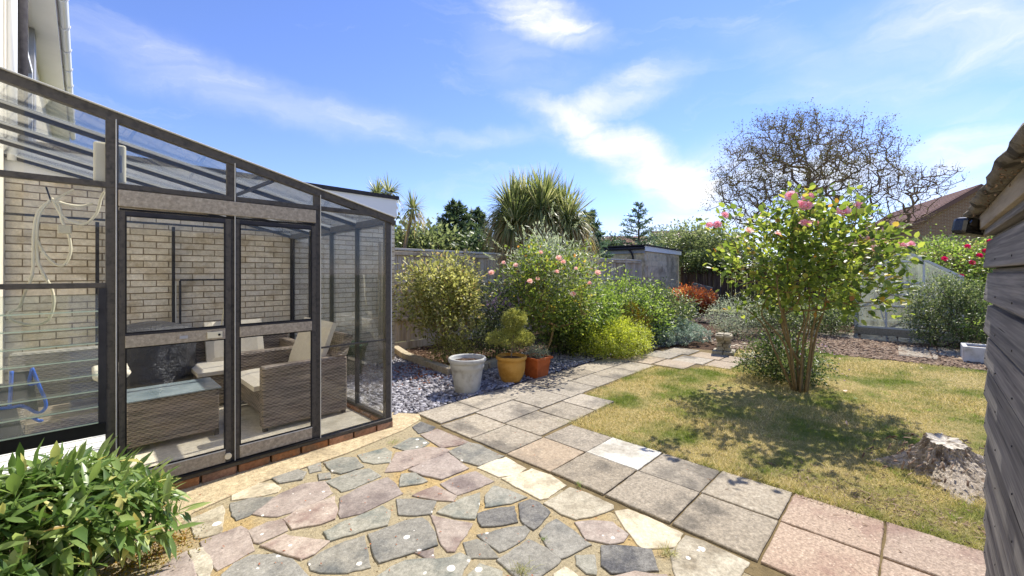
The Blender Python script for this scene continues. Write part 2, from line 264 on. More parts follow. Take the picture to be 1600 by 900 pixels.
M['stump'] = mat('stump_bark', (172, 158, 138), (214, 202, 184), rough=1, scale=18, detail=9, bump=1, bscale=50, bdist=.02, stretch=(2, 2, .6), c3=(120, 104, 86), s3=8, t3=(.5, .68), grain=(40, .4))
M['stumptop'] = mat('sawn_wood', (186, 176, 158), (212, 204, 188), rough=.95, scale=20, bump=.6, c3=(132, 120, 102), s3=16, t3=(.5, .62), grain=(60, .5))
M['blockwall'] = mat('concrete_block', (218, 200, 166), (228, 212, 180), rough=1, scale=8, bump=.6, ospread=.1, c3=(176, 160, 134), s3=2, grain=(10, .35))
M['trough'] = mat('white_trough', (206, 204, 196), (222, 220, 214), rough=.8, scale=8, c3=(178, 174, 160), s3=4)
M['ghframe'] = mat('greenhouse_alloy', (212, 212, 206), (226, 226, 220), rough=.5, metal=.0)
M['blackplastic'] = mat('black_plastic', (22, 22, 24), (30, 30, 32), rough=.25, spec=.6)
M['lens'] = mat('dark_lens', (8, 8, 12), rough=.05, spec=1)
M['rooftile'] = mat('brown_roof_tile', (112, 84, 76), (136, 104, 94), rough=.95, scale=3, bump=.5, bscale=20, ospread=.12)
M['housewall'] = None
# leaves
M['l_peony'] = leafmat('peony_leaf', [(0, (68, 94, 46)), (.35, (94, 122, 62)), (.7, (128, 150, 88)), (.9, (160, 178, 110)), (.97, (200, 194, 120)), (1, (158, 130, 70))], trans=.35, rough=.36, spec=.5)
M['l_rose'] = leafmat('rose_leaf', [(0, (76, 94, 48)), (.35, (104, 124, 60)), (.65, (132, 148, 72)), (.93, (160, 170, 86)), (.985, (180, 160, 84)), (1, (150, 106, 62))], trans=.5)
M['l_shrub'] = leafmat('yellow_green_leaf', [(0, (96, 100, 56)), (.3, (130, 134, 76)), (.65, (164, 166, 102)), (.9, (192, 190, 132)), (1, (150, 124, 84))], trans=0.5)
M['l_mid'] = leafmat('mid_green_leaf', [(0, (62, 76, 46)), (.4, (88, 104, 62)), (.8, (122, 136, 86)), (1, (162, 168, 116))], trans=0.42)
M['l_fresh'] = leafmat('fresh_green_leaf', [(0, (76, 98, 48)), (.4, (108, 132, 62)), (.8, (142, 164, 86)), (1, (176, 188, 110))], trans=0.5)
M['l_dark'] = leafmat('dark_green_leaf', [(0, (44, 54, 38)), (.5, (64, 76, 52)), (1, (104, 116, 80))], trans=0.3)
M['l_bush'] = leafmat('dark_bush_leaf', [(0, (52, 70, 38)), (.5, (76, 96, 50)), (.9, (110, 128, 70)), (1, (150, 156, 96))], trans=.4)
M['l_grey'] = leafmat('silver_leaf', [(0, (128, 140, 112)), (.5, (154, 164, 132)), (1, (180, 186, 158))], trans=0.4)
M['l_gold'] = leafmat('golden_leaf', [(0, (142, 156, 58)), (.4, (176, 186, 80)), (.8, (200, 206, 112)), (1, (120, 136, 54))], trans=.5)
M['l_blueg'] = leafmat('blue_green_leaf', [(0, (110, 130, 114)), (.5, (138, 156, 138)), (1, (168, 182, 162))], trans=0.35)
M['l_bronze'] = leafmat('bronze_leaf', [(0, (112, 108, 40)), (.5, (146, 136, 52)), (1, (160, 110, 50))], trans=.3)
M['l_orange'] = leafmat('orange_leaf', [(0, (200, 120, 76)), (.4, (214, 146, 92)), (.7, (178, 112, 90)), (1, (206, 170, 100))], trans=0.5)
M['l_topiary'] = leafmat('topiary_leaf', [(0, (124, 128, 66)), (.5, (152, 156, 84)), (1, (178, 178, 108))], trans=0.45)
M['l_conifer'] = leafmat('conifer_needle', [(0, (58, 76, 52)), (.5, (82, 100, 68)), (1, (120, 134, 92))], trans=0.3)
M['l_cedar'] = leafmat('cedar_needle', [(0, (78, 104, 82)), (.5, (104, 128, 100)), (1, (130, 150, 118))], trans=.2)
M['l_cord'] = leafmat('cordyline_leaf', [(0, (84, 98, 56)), (.4, (120, 132, 78)), (.75, (156, 162, 108)), (1, (190, 186, 136))], trans=0.4)
M['l_cordry'] = leafmat('dry_cordyline_leaf', [(0, (150, 128, 86)), (.5, (180, 162, 116)), (1, (136, 136, 84))], trans=0.4)
M['l_tree'] = leafmat('plum_leaf', [(0, (100, 86, 62)), (.5, (118, 112, 68)), (.8, (126, 132, 78)), (1, (104, 88, 70))], trans=.25, rough=.8, spec=.1)
M['l_far'] = leafmat('far_leaf', [(0, (92, 106, 68)), (.5, (118, 130, 86)), (1, (150, 158, 112))], trans=0.45)
M['l_hedge'] = leafmat('hedge_leaf', [(0, (108, 106, 66)), (.5, (140, 136, 88)), (1, (172, 168, 112))], trans=0.45)
M['dryleaf'] = leafmat('dry_leaf', [(0, (150, 84, 50)), (.5, (172, 106, 66)), (1, (120, 76, 50))], trans=.1, rough=.8)
M['petalpink'] = leafmat('pink_petal', [(0, (242, 168, 176)), (.5, (248, 192, 198)), (1, (252, 216, 218))], trans=.25, rough=.6)
M['petalpale'] = leafmat('pale_pink_petal', [(0, (240, 190, 176)), (.5, (246, 212, 196)), (1, (250, 228, 214))], trans=.35, rough=.6)
M['petalred'] = leafmat('crimson_petal', [(0, (206, 26, 76)), (.5, (224, 50, 100)), (1, (190, 20, 60))], trans=.35, rough=.6)
M['petalpurple'] = leafmat('purple_floret', [(0, (150, 120, 160)), (.5, (178, 150, 186)), (1, (200, 176, 204))], trans=.3, rough=.7)
M['petalwhite'] = leafmat('pale_green_floret', [(0, (190, 200, 150)), (.5, (206, 214, 176)), (1, (178, 190, 130))], trans=.3, rough=.7)
M['grass'] = leafmat('lawn_blade', [(0, (112, 116, 60)), (.2, (150, 144, 86)), (.5, (186, 174, 118)), (.8, (214, 200, 150)), (1, (230, 220, 178))], trans=.35, rough=.6, patch=(1.1, (108, 126, 56), .46, .62))
M['moss'] = mat('yellow_moss', (150, 132, 40), (120, 108, 50), rough=1, scale=30, bump=1, bscale=80, bdist=.02)

def brickface(name, c1, c2, mort, bw, bh, axis):
    m = bpy.data.materials.new(name); m.use_nodes = True; nt = m.node_tree; b = nt.nodes['Principled BSDF']; b.inputs['Roughness'].default_value = .95
    g = N(nt, 'ShaderNodeNewGeometry'); sp = N(nt, 'ShaderNodeSeparateXYZ'); nt.links.new(g.outputs['Position'], sp.inputs[0])
    cv = N(nt, 'ShaderNodeCombineXYZ'); u = math_(nt, 'ADD', math_(nt, 'MULTIPLY', sp.outputs[0], axis[0]), math_(nt, 'MULTIPLY', sp.outputs[1], axis[1])); nt.links.new(u, cv.inputs[0]); nt.links.new(sp.outputs[2], cv.inputs[1])
    br = N(nt, 'ShaderNodeTexBrick'); nt.links.new(cv.outputs[0], br.inputs['Vector']); br.inputs['Scale'].default_value = 1
    br.inputs['Brick Width'].default_value = bw; br.inputs['Row Height'].default_value = bh; br.inputs['Mortar Size'].default_value = bh * .09
    br.inputs['Color1'].default_value = (*lin(c1), 1); br.inputs['Color2'].default_value = (*lin(c2), 1); br.inputs['Mortar'].default_value = (*lin(mort), 1)
    nt.links.new(br.outputs[0], b.inputs['Base Color']); return m
# ---------------------------------------------------------------- object helpers
def tag(o, label=None, cat=None, group=None, kind=None):
    if label: o['label'] = label
    if cat: o['category'] = cat
    if group: o['group'] = group
    if kind: o['kind'] = kind
    return o
def thing(name, label, cat, loc, group=None):
    o = bpy.data.objects.new(name, None); COL.objects.link(o); o.location = tuple(float(v) for v in loc); o.empty_display_size = .1
    return tag(o, label, cat, group)
def wloc(o):
    v = Vector((0, 0, 0))
    while o is not None: v += o.location; o = o.parent
    return v
def link(name, me, m, parent, loc=None, kind=None):
    o = bpy.data.objects.new(name, me); COL.objects.link(o)
    if m is not None and len(me.materials) == 0: me.materials.append(m)
    o.parent = parent
    if loc is not None: o.location = tuple(float(v) for v in (Vector([float(c) for c in loc]) - (wloc(parent) if parent else Vector())))
    if kind: o['kind'] = kind
    return o
class MB:
    def __init__(s): s.v = []; s.f = []
    def add(s, vs, fs):
        n = len(s.v); s.v += [tuple(float(c) for c in p) for p in vs]; s.f += [tuple(n + i for i in f) for f in fs]; return s
    def box(s, a, b):
        (x0, y0, z0), (x1, y1, z1) = a, b
        return s.add([(x0,y0,z0),(x1,y0,z0),(x1,y1,z0),(x0,y1,z0),(x0,y0,z1),(x1,y0,z1),(x1,y1,z1),(x0,y1,z1)],
                     [(3,2,1,0),(4,5,6,7),(0,1,5,4),(1,2,6,5),(2,3,7,6),(3,0,4,7)])
    def beam(s, p, q, wd, ht, up=(0, 0, 1)):
        p = Vector([float(c) for c in p]); q = Vector([float(c) for c in q]); d = (q - p).normalized(); u = Vector(up)
        if abs(d.dot(u)) > .98: u = Vector((1, 0, 0))
        sd = d.cross(u).normalized(); u = sd.cross(d).normalized(); a = sd * wd / 2; b = u * ht / 2
        return s.add([p-a-b,p+a-b,p+a+b,p-a+b,q-a-b,q+a-b,q+a+b,q-a+b], [(0,1,2,3),(7,6,5,4),(1,0,4,5),(2,1,5,6),(3,2,6,7),(0,3,7,4)])
    def tube(s, pts, r, n=6, cap=True):
        pts = [Vector([float(c) for c in p]) for p in pts]; rs = r if hasattr(r, '__len__') else [r] * len(pts)
        vs = []; fs = []; ref = None
        for i, p in enumerate(pts):
            d = (pts[min(i + 1, len(pts) - 1)] - pts[max(i - 1, 0)]).normalized()
            if ref is None: ref = d.orthogonal().normalized()
            ref = (ref - d * ref.dot(d)).normalized(); sd = d.cross(ref)
            for k in range(n):
                a = 2 * math.pi * k / n; vs.append(p + (ref * math.cos(a) + sd * math.sin(a)) * rs[i])
        for i in range(len(pts) - 1):
            for k in range(n):
                fs.append((i*n+k, i*n+(k+1)%n, (i+1)*n+(k+1)%n, (i+1)*n+k))
        if cap: fs.append(tuple(range(n - 1, -1, -1))); fs.append(tuple((len(pts)-1)*n + k for k in range(n)))
        return s.add(vs, fs)
    def lathe(s, c, prof, n=32, fn=None):
        vs = []; fs = []
        for j, (r, z) in enumerate(prof):
            for k in range(n):
                a = 2 * math.pi * k / n; rr = r * (fn(a, z, j) if fn else 1); vs.append((c[0] + rr * math.cos(a), c[1] + rr * math.sin(a), c[2] + z))
        for j in range(len(prof) - 1):
            for k in range(n): fs.append((j*n+k, j*n+(k+1)%n, (j+1)*n+(k+1)%n, (j+1)*n+k))
        return s.add(vs, fs)
    def prism(s, pts, z0, z1, bev=0.0, ztop=None):
        pts = [np.array(p[:2], float) for p in pts]; c = sum(pts) / len(pts); n = len(pts)
        area = sum(pts[i][0]*pts[(i+1)%n][1]-pts[(i+1)%n][0]*pts[i][1] for i in range(n))
        if area < 0: pts = pts[::-1]
        vs = [(p[0], p[1], z0) for p in pts] + [(p[0], p[1], z1 - bev) for p in pts]; fs = []
        for i in range(n): fs.append((i, (i+1)%n, n+(i+1)%n, n+i))
        if bev > 0:
            ins = []
            for i in range(n):
                a, b, d = pts[i-1], pts[i], pts[(i+1)%n]
                e1 = (b-a)/max(1e-6, np.linalg.norm(b-a)); e2 = (d-b)/max(1e-6, np.linalg.norm(d-b)); nn = np.array([-e1[1]-e2[1], e1[0]+e2[0]]); nn /= max(.5, np.linalg.norm(nn))
                ins.append(b + nn * bev * 1.3)
            vs += [(p[0], p[1], z1) for p in ins]
            for i in range(n): fs.append((n+i, n+(i+1)%n, 2*n+(i+1)%n, 2*n+i))
            fs.append(tuple(2*n+i for i in range(n)))
        else: fs.append(tuple(n+i for i in range(n)))
        fs.append(tuple(range(n-1, -1, -1)))
        return s.add(vs, fs)
    def build(s, name, m, parent=None, smooth=False, kind=None, bevel=0, loc=None):
        me = bpy.data.meshes.new(name); o0 = wloc(parent) if parent else Vector(loc or (0, 0, 0))
        me.from_pydata([(x - o0.x, y - o0.y, z - o0.z) for x, y, z in s.v], [], s.f)
        me.materials.append(m)
        if smooth: me.polygons.foreach_set('use_smooth', [True] * len(me.polygons))
        o = bpy.data.objects.new(name, me); COL.objects.link(o)
        if parent: o.parent = parent
        elif loc: o.location = loc
        if kind: o['kind'] = kind
        if bevel:
            b = o.modifiers.new('bevel', 'BEVEL'); b.width = bevel; b.segments = 2; b.limit_method = 'ANGLE'; b.angle_limit = R_(40)
        return o
def mesh_np(name, v, f, m, parent=None, rn=None, kind=None, smooth=False):
    me = bpy.data.meshes.new(name); o0 = np.array(wloc(parent)) if parent else np.zeros(3)
    v = np.asarray(v, dtype=np.float32) - o0.astype(np.float32); f = np.asarray(f, dtype=np.int32); k, ar = f.shape
    me.vertices.add(len(v)); me.vertices.foreach_set('co', v.ravel()); me.loops.add(k * ar); me.loops.foreach_set('vertex_index', f.ravel())
    me.polygons.add(k); me.polygons.foreach_set('loop_start', np.arange(k, dtype=np.int32) * ar)
    if smooth: me.polygons.foreach_set('use_smooth', np.ones(k, dtype=bool))
    me.update(calc_edges=True)
    if rn is not None:
        a = me.attributes.new('rnd', 'FLOAT', 'FACE'); a.data.foreach_set('value', np.asarray(rn, dtype=np.float32))
    me.materials.append(m); o = bpy.data.objects.new(name, me); COL.objects.link(o)
    if parent: o.parent = parent
    if kind: o['kind'] = kind
    return o
def nrm(a): return a / np.maximum(1e-9, np.linalg.norm(a, axis=-1, keepdims=True))
LEAF = (np.array([(0,0,0),(-.5,.42,.16),(.5,.42,.16),(0,1,0)], float), np.array([(0,2,3),(0,3,1)]))
LEAF6 = (np.array([(0,0,0),(.46,.28,.1),(.42,.68,.08),(0,1,-.05),(-.42,.68,.08),(-.46,.28,.1),(0,.5,-.06)], float), np.array([(0,1,6),(1,2,6),(2,3,6),(3,4,6),(4,5,6),(5,0,6)]))
LEAFL = (np.array([(0,0,0),(-.42,.25,.16),(0,.25,0),(.42,.25,.16),(-.45,.6,.06),(0,.6,-.1),(.45,.6,.06),(0,1,-.35)], float), np.array([(0,2,1),(0,3,2),(1,2,5),(1,5,4),(2,3,6),(2,6,5),(4,5,7),(5,6,7)]))
def scat(name, proto, T, D, L, Wd, m, parent, up=None, kind=None, rn=None):
    V, F = proto; n = len(T); Y = nrm(D)
    if up is None: up = rng.normal(size=(n, 3)) * .5 + np.array([0, 0, 1.0])
    X = nrm(np.cross(Y, up)); Z = np.cross(X, Y)
    Mx = np.stack([X * Wd[:, None], Y * L[:, None], Z * Wd[:, None]], axis=2)
    v = np.einsum('nij,kj->nki', Mx, V) + T[:, None, :]
    f = F[None] + (np.arange(n) * len(V))[:, None, None]
    rn = rng.random(n) if rn is None else rn
    return mesh_np(name, v.reshape(-1, 3), f.reshape(-1, F.shape[1]), m, parent, np.repeat(rn, len(F)), kind)
def ribbons(name, T, D, L, Wd, droop, m, parent, seg=4, kind=None, rn=None):
    n = len(T); D = nrm(D); side = nrm(np.cross(D, np.array([0, 0, 1.0]) + rng.normal(size=(n, 3)) * .15)); pts = []
    for k in range(seg + 1):
        s = k / seg; p = T + D * (L * s)[:, None]; p[:, 2] -= droop * L * s * s
        hz = 1 - .35 * np.minimum(1, droop) * s * s
        p[:, :2] = T[:, :2] + (p[:, :2] - T[:, :2]) * hz[:, None] if hasattr(hz, '__len__') else T[:, :2] + (p[:, :2] - T[:, :2]) * hz
        wd = Wd * (1 - s) ** .6 if k < seg else Wd * .02
        if k == 0: wd = Wd * .7
        pts.append(p - side * wd[:, None] / 2); pts.append(p + side * wd[:, None] / 2)
    v = np.stack(pts, 1); b = np.array([(2*k, 2*k+1, 2*k+3, 2*k+2) for k in range(seg)])
    f = b[None] + (np.arange(n) * 2 * (seg + 1))[:, None, None]
    rn = rng.random(n) if rn is None else rn
    return mesh_np(name, v.reshape(-1, 3), f.reshape(-1, 4), m, parent, np.repeat(rn, seg), kind)
def grow(starts, targets, step=.15, wob=.12, lift=0.0, key=None):
    nodes = [np.array(p, float) for p in starts]; par = [-1] + list(range(len(starts) - 1))
    arr = np.zeros((len(targets) * 40 + len(nodes) + 10, 3)); arr[:len(nodes)] = nodes; n = len(nodes)
    base = arr[0].copy(); order = np.argsort(np.linalg.norm(targets - base, axis=1)); tips = []
    for ti in order:
        t = targets[ti]; dv = np.linalg.norm(arr[:n] - t, axis=1); out_ = np.linalg.norm(t - base) - np.linalg.norm(arr[:n] - base, axis=1)
        j = int(np.argmin(dv + np.maximum(0, -out_ + .02) * 3)); p0 = arr[j]; d = t - p0; L = np.linalg.norm(d); k = max(1, min(30, int(L / step))); prev = j
        bend = rng.normal(size=3) * wob * L; bend[2] -= lift * L
        for q in range(1, k + 1):
            s = q / k; arr[n] = p0 + d * s + bend * s * (1 - s) * 2; par.append(prev); prev = n; n += 1
        tips.append(prev)
        if n > len(arr) - 40: break
    return arr[:n].copy(), np.array(par), np.array(tips)
def radii(par, rt, p, rmax):
    c = np.ones(len(par))*0.0; ch = np.zeros(len(par)); c[:] = 0
    for i in range(len(par) - 1, 0, -1):
        if ch[i] == 0: c[i] = 1
        c[par[i]] += c[i]; ch[par[i]] += 1
    return np.minimum(rmax, rt * np.maximum(1, c) ** p)
def skel(name, nodes, par, r, m, parent, n=4):
    i = np.arange(1, len(nodes)); a = nodes[par[i]]; b = nodes[i]; ra = np.minimum(r[par[i]], r[i] * 1.6); rb = r[i]; d = nrm(b - a)
    ref = np.where(np.abs(d[:, 2:3]) > .9, np.array([[1., 0, 0]]), np.array([[0, 0, 1.]])); x = nrm(np.cross(d, ref)); y = np.cross(d, x); vs = []
    a = a - d * ra[:, None] * .4
    for base, rr in ((a, ra), (b, rb)):
        for k in range(n):
            t = 2 * math.pi * k / n; vs.append(base + (x * math.cos(t) + y * math.sin(t)) * rr[:, None])
    v = np.stack(vs, 1); fb = np.array([(k, (k+1) % n, n+(k+1) % n, n+k) for k in range(n)]); f = fb[None] + (np.arange(len(i)) * 2 * n)[:, None, None]
    return mesh_np(name, v.reshape(-1, 3), f.reshape(-1, 4), m, parent, smooth=True)
def blob(c, r, n, inner=.35, lump=.22, seed=None, zmin=None, pw=2.4):
    g = np.random.default_rng(seed) if seed is not None else rng
    lobes = nrm(g.normal(size=(9, 3))); d = nrm(g.normal(size=(n * 2, 3)))
    amp = 1 + lump * (np.max(d @ lobes.T, axis=1) ** 4 * 1.6 - .9)
    rad = (inner ** pw + (1 - inner ** pw) * g.random(n * 2)) ** (1 / pw)
    p = np.array(c) + d * (rad * amp)[:, None] * np.array(r)
    if zmin is not None: p = p[p[:, 2] > zmin]
    return p[:n]
def rose_mesh(name, m):
    vs = []; fs = []; rn = []; g = random.Random(3)
    for ring, (cnt, tilt, ln, rr) in enumerate(((3, 80, .5, .05), (5, 62, .75, .1), (6, 40, .95, .14), (6, 15, 1.0, .16))):
        for k in range(cnt):
            a = 2 * math.pi * (k + ring * .37) / cnt + g.uniform(-.2, .2); t = R_(tilt + g.uniform(-8, 8)); ca, sa = math.cos(a), math.sin(a)
            n = len(vs); rn_ = g.random()
            for (s, wv) in ((0, .12), (.5, .42), (.85, .42), (1, .2)):
                for sg in (-1, 0, 1):
                    rad = rr + ln * .5 * (s * math.cos(t) + (.15 * s * s if tilt < 50 else -.2 * s * s)); z = .1 + ln * .5 * s * math.sin(t) + abs(sg) * .07 * s - (.12 * s * s if tilt < 30 else 0)
                    w_ = sg * wv * ln * .62; vs.append((rad * ca - w_ * sa, rad * sa + w_ * ca, z))
            for i in range(3):
                for j in range(2): b = n + i * 3 + j; fs.append((b, b+1, b+4, b+3)); rn.append(rn_)
    me = bpy.data.meshes.new(name); me.from_pydata(vs, [], fs); a = me.attributes.new('rnd', 'FLOAT', 'FACE'); a.data.foreach_set('value', rn)
    me.polygons.foreach_set('use_smooth', [True] * len(fs)); me.materials.append(m); return me
ROSE = {k: rose_mesh('rose_' + k, M[k]) for k in ('petalpink', 'petalpale', 'petalred')}
def flower(parent, p, size, k, d=(0, 0, 1)):
    o = bpy.data.objects.new('flower', ROSE[k]); COL.objects.link(o); o.parent = parent
    o.location = Vector([float(c) for c in p]) - wloc(parent); o.scale = (size,) * 3
    q = Vector([float(c) for c in d]).to_track_quat('Z', 'Y'); o.rotation_euler = (q @ Matrix.Rotation(rnd.uniform(0, 6.28), 4, 'Z').to_quaternion()).to_euler(); return o
def plant(name, label, cat, base, c, r, nt=160, lpt=14, leaf=(.05, .025), m='l_mid', sm='greystem', proto=LEAF, spread=.07, inner=.35, lump=.22,
          rt=.002, rmax=.03, step=.12, zmin=None, group=None, droop=0.0, seed=None, outw=.6, starts=None, pw=2.4, sides=4, lift=0.0, p=.45, fname='foliage', sname='stem', tg=None):
    base = np.array(base, float); c = np.array(c, float); t = thing(name, label, cat, base, group)
    zm = zmin if zmin is not None else base[2] + .03
    T = tg if tg is not None else blob(c, r, nt, inner, lump, seed, zm, pw)
    nodes, par, tips = grow(starts or [base, base * .75 + np.array([c[0], c[1], c[2] - r[2] * .5]) * .25], T, step, lift=lift)
    skel(sname, nodes, par, radii(par, rt, p, rmax), M[sm], t, sides)
    tp = nodes[tips]; n = len(tp) * lpt; k = np.repeat(np.arange(len(tp)), lpt)
    off = rng.normal(size=(n, 3)) * spread; P_ = tp[k] + off
    if zmin is not None or True: P_[:, 2] = np.maximum(P_[:, 2], base[2] + .01)
    D = nrm(P_ - c) * outw + rng.normal(size=(n, 3)) * .6 + nrm(off) * .4; D[:, 2] += .15 - droop
    L = leaf[0] * rng.uniform(.65, 1.25, n); Wd = leaf[1] * rng.uniform(.7, 1.2, n)
    scat(fname, proto, P_, D, L, Wd, M[m], t)
    return t, nodes, tips

# ================================================================= THE SETTING
# ground sheet to the horizon
gm = mat('far_ground', (112, 118, 72), (134, 130, 86), rough=1, scale=.3)
o = MB().prism([(-400, -400), (900, -400), (900, 900), (-400, 900)], -.3, -.06).build('ground', gm, kind='structure')
def sheet(name, pts, z, m, th=.03):
    return MB().prism(pts, z - th, z).build(name, m, kind='structure')
sheet('planting_soil', [(2.1, 3.2), (3.8, 3.2), (17, 2.2), (17.3, -6), (17.3, 7.4), (2.1, 7.2)], -.012, M['soil'])
bed = sheet('soil_bed', [(-2.5, 1.2), (1.0, 2.3), (.75, 3.62), (-2.5, 3.62)], -.004, M['soil'])
sheet('soil_margin', [(9.3, 2.6), (9.5, -7), (17.3, -7), (17.3, 3.0)], -.008, M['soil'])
patio = sheet('patio', [(-.2, 1.0), (1.0, -1.5), (2.44, -1.5), (2.44, 3.72), (2.08, 3.9), (-.3, 3.9), (-.3, 2.6)], 0.0, M['mortar'])
strip = sheet('garden_path', [(2.3, -3), (3.36, -3), (3.36, 2.42), (4.3, 2.40), (6.35, 2.90), (6.45, 2.5), (8.0, 1.95), (8.6, 2.4), (8.3, 3.4), (6.6, 3.8), (2.44, 3.78), (2.3, 3.3)], .002, mat('joint_soil', (96, 84, 60), (132, 116, 84), rough=1, scale=10, bump=1, bdist=.01))
# concrete apron in front of the lean-to
MB().prism([(-.35, 2.78), (.3, 2.98), (.47, 3.22), (.9, 3.34), (1.5, 3.36), (2.1, 3.47), (2.40, 3.60), (2.47, 3.74), (2.3, 3.98), (2.12, 4.5), (2.12, 6.2), (2.0, 6.2), (2.0, 3.7), (-.4, 3.7), (-.4, 3.0)], 0.001, .012, .004).build('concrete_apron', M['concrete'], kind='structure')
# crazy paving stones traced on the patio
ZO = {1: (240, 740), 2: (480, 740), 3: (720, 740), 4: (940, 740), 5: (260, 640), 6: (480, 620), 7: (700, 620)}; ZS = 5.623
ST = [
 (1,'buff',[(315,410),(600,290),(620,330),(590,520),(420,570),(370,560)]),
 (1,'purple',[(420,610),(590,540),(750,480),(815,510),(870,680),(560,850),(500,770),(450,680)]),
 (1,'buff',[(310,690),(440,660),(500,790),(505,830),(470,960),(400,960)]),
 (1,'purple',[(-20,920),(160,770),(290,700),(330,830),(375,930),(330,1040),(-20,1040)]),
 (1,'grey',[(610,900),(720,800),(860,730),(1060,730),(1200,770),(1290,850),(1370,930),(1330,1030),(620,1030)]),
 (1,'grey',[(680,270),(860,228),(1060,215),(960,290),(840,370),(735,410),(700,370)]),
 (1,'cream',[(700,235),(705,195),(740,140),(900,98),(1050,92),(1105,130),(1085,170),(900,208)]),
 (1,'pink',[(840,510),(1000,440),(1130,410),(1160,510),(930,615),(890,600)]),
 (1,'pink',[(950,645),(1160,550),(1350,590),(1530,605),(1400,715),(1300,755),(1150,710)]),
 (1,'purple',[(880,360),(1000,260),(1130,180),(1300,105),(1400,85),(1500,80),(1560,180),(1460,240),(1340,300),(1100,375),(980,375)]),
 (1,'pink',[(1160,410),(1260,340),(1420,275),(1580,215),(1600,330),(1580,405),(1460,450),(1230,490),(1190,450)]),
 (6,'green',[(170,750),(420,660),(540,640),(640,705),(420,800),(310,835)]),
 (2,'purple',[(300,220),(480,120),(700,40),(750,80),(825,180),(640,270),(480,350),(300,390),(285,350)]),
 (2,'green',[(155,520),(340,430),(520,360),(650,300),(720,345),(690,460),(530,495),(210,598)]),
 (2,'grey',[(20,780),(130,700),(330,610),(490,560),(510,680),(545,830),(330,870),(130,870),(50,850)]),
 (2,'grey',[(545,550),(640,515),(860,430),(1000,405),(1050,440),(1110,530),(1130,630),(1000,670),(820,730),(640,785),(600,720)]),
 (2,'purple',[(960,705),(1105,672),(1105,745),(1060,752)]),
 (2,'green',[(640,900),(760,820),(880,770),(1010,762),(1130,768),(1240,750),(1330,705),(1420,755),(1390,810),(1340,900),(1300,1000),(560,1000)]),
 (2,'grey',[(790,240),(950,235),(1120,255),(1085,360),(950,370),(820,365)]),
 (2,'pink',[(1085,375),(1240,415),(1445,450),(1380,540),(1290,680),(1240,685),(1180,620),(1130,470)]),
 (2,'pink',[(930,200),(1040,150),(1130,120),(1300,200),(1270,250),(1100,230)]),
 (3,'green',[(-204,350),(-110,290),(30,225),(165,180),(150,300),(115,405),(0,395),(-100,375)]),
 (3,'green',[(290,120),(400,150),(570,215),(430,265),(220,300),(225,200)]),
 (3,'dark',[(155,365),(300,320),(460,305),(485,430),(340,460),(195,470),(160,410)]),
 (3,'dark',[(515,280),(610,245),(690,270),(775,350),(700,440),(640,495),(560,450),(530,380)]),
 (3,'grey',[(155,550),(370,500),(550,470),(600,510),(540,580),(400,670),(350,690),(250,620)]),
 (3,'grey',[(30,620),(150,590),(220,630),(320,740),(180,740),(75,745)]),
 (3,'grey',[(330,770),(480,680),(600,595),(740,670),(870,770),(790,830),(690,910),(560,960),(450,870)]),
 (3,'grey',[(705,540),(760,460),(840,415),(960,500),(1130,630),(1010,690),(880,750),(790,680)]),
 (3,'pink',[(1015,440),(1160,425),(1330,440),(1462,545),(1410,600),(1300,620),(1110,580),(1060,500)]),
 (3,'buff',[(740,270),(850,210),(960,135),(1120,190),(1330,285),(1330,320),(1180,370),(1010,405),(900,360)]),
 (7,'cream',[(480,725),(620,690),(740,645),(900,700),(1025,785),(870,890),(800,900),(620,800)]),
 (7,'cream',[(265,625),(400,570),(510,540),(680,635),(600,685),(450,705)]),
 (4,'dark',[(10,650),(200,650),(430,680),(480,860),(290,860),(90,875),(10,810)]),
 (4,'cream',[(120,340),(240,325),(440,410),(700,530),(640,640),(350,660),(230,500)]),
 (4,'buff',[(745,560),(900,610),(1290,790),(1200,900),(1150,960),(700,960),(640,840),(620,700)]),
 (3,'green',[(1015,735),(1170,730),(1185,890),(1100,880),(1030,810)]),
 (3,'cream',[(830,900),(920,840),(1010,910),(1000,980),(820,980)]),
 (3,'green',[(80,900),(170,810),(350,870),(350,950),(60,960)]),
 (4,'pink',[(130,910),(300,885),(560,905),(600,990),(120,990)]),
 (6,'dark',[(930,270),(1000,225),(1120,270),(1090,300),(980,325)]),
 (6,'pink',[(1000,340),(1150,290),(1410,400),(1330,430),(1180,450)]),
 (6,'green',[(760,445),(900,370),(1000,365),(1070,410),(1000,450),(880,480)]),
 (6,'purple',[(790,495),(1060,450),(1190,458),(1250,480),(1190,515),(830,655),(690,665)]),
 (7,'grey',[(10,490),(180,410),(270,430),(480,530),(270,610),(130,570)]),
 (6,'purple',[(900,650),(1050,580),(1240,505),(1410,635),(1180,730),(1020,690)]),
 (6,'green',[(830,690),(950,680),(1045,745),(1000,765),(820,790)]),
 (7,'purple',[(-60,770),(100,700),(240,665),(395,750),(270,800),(80,870),(20,830)]),
 (6,'green',[(450,520),(680,455),(740,495),(720,580),(590,590),(500,575)]),
 (6,'green',[(150,590),(300,545),(420,545),(490,620),(300,680),(230,660)]),
 (6,'grey',[(5,600),(110,575),(120,650),(25,670)]),
 (5,'grey',[(900,590),(1100,520),(1220,560),(1180,620),(1000,650)]),
 (6,'grey',[(100,690),(190,680),(200,720),(110,735)]),
]
def outline(pts, sub=.035, amp=.0024):
    res = []
    n = len(pts)
    for i in range(n):
        a, b = np.array(pts[i][:2]), np.array(pts[(i+1) % n][:2]); k = max(1, int(np.linalg.norm(b-a) / sub))
        for j in range(k):
            q = a + (b-a) * j / k; q = q + np.array([rnd.gauss(0, amp), rnd.gauss(0, amp)]); res.append(q)
    return res
def expand(pts, e):
    c = sum(np.array(p) for p in pts) / len(pts); return [np.array(p) + (np.array(p) - c) / np.linalg.norm(np.array(p) - c) * e for p in pts]
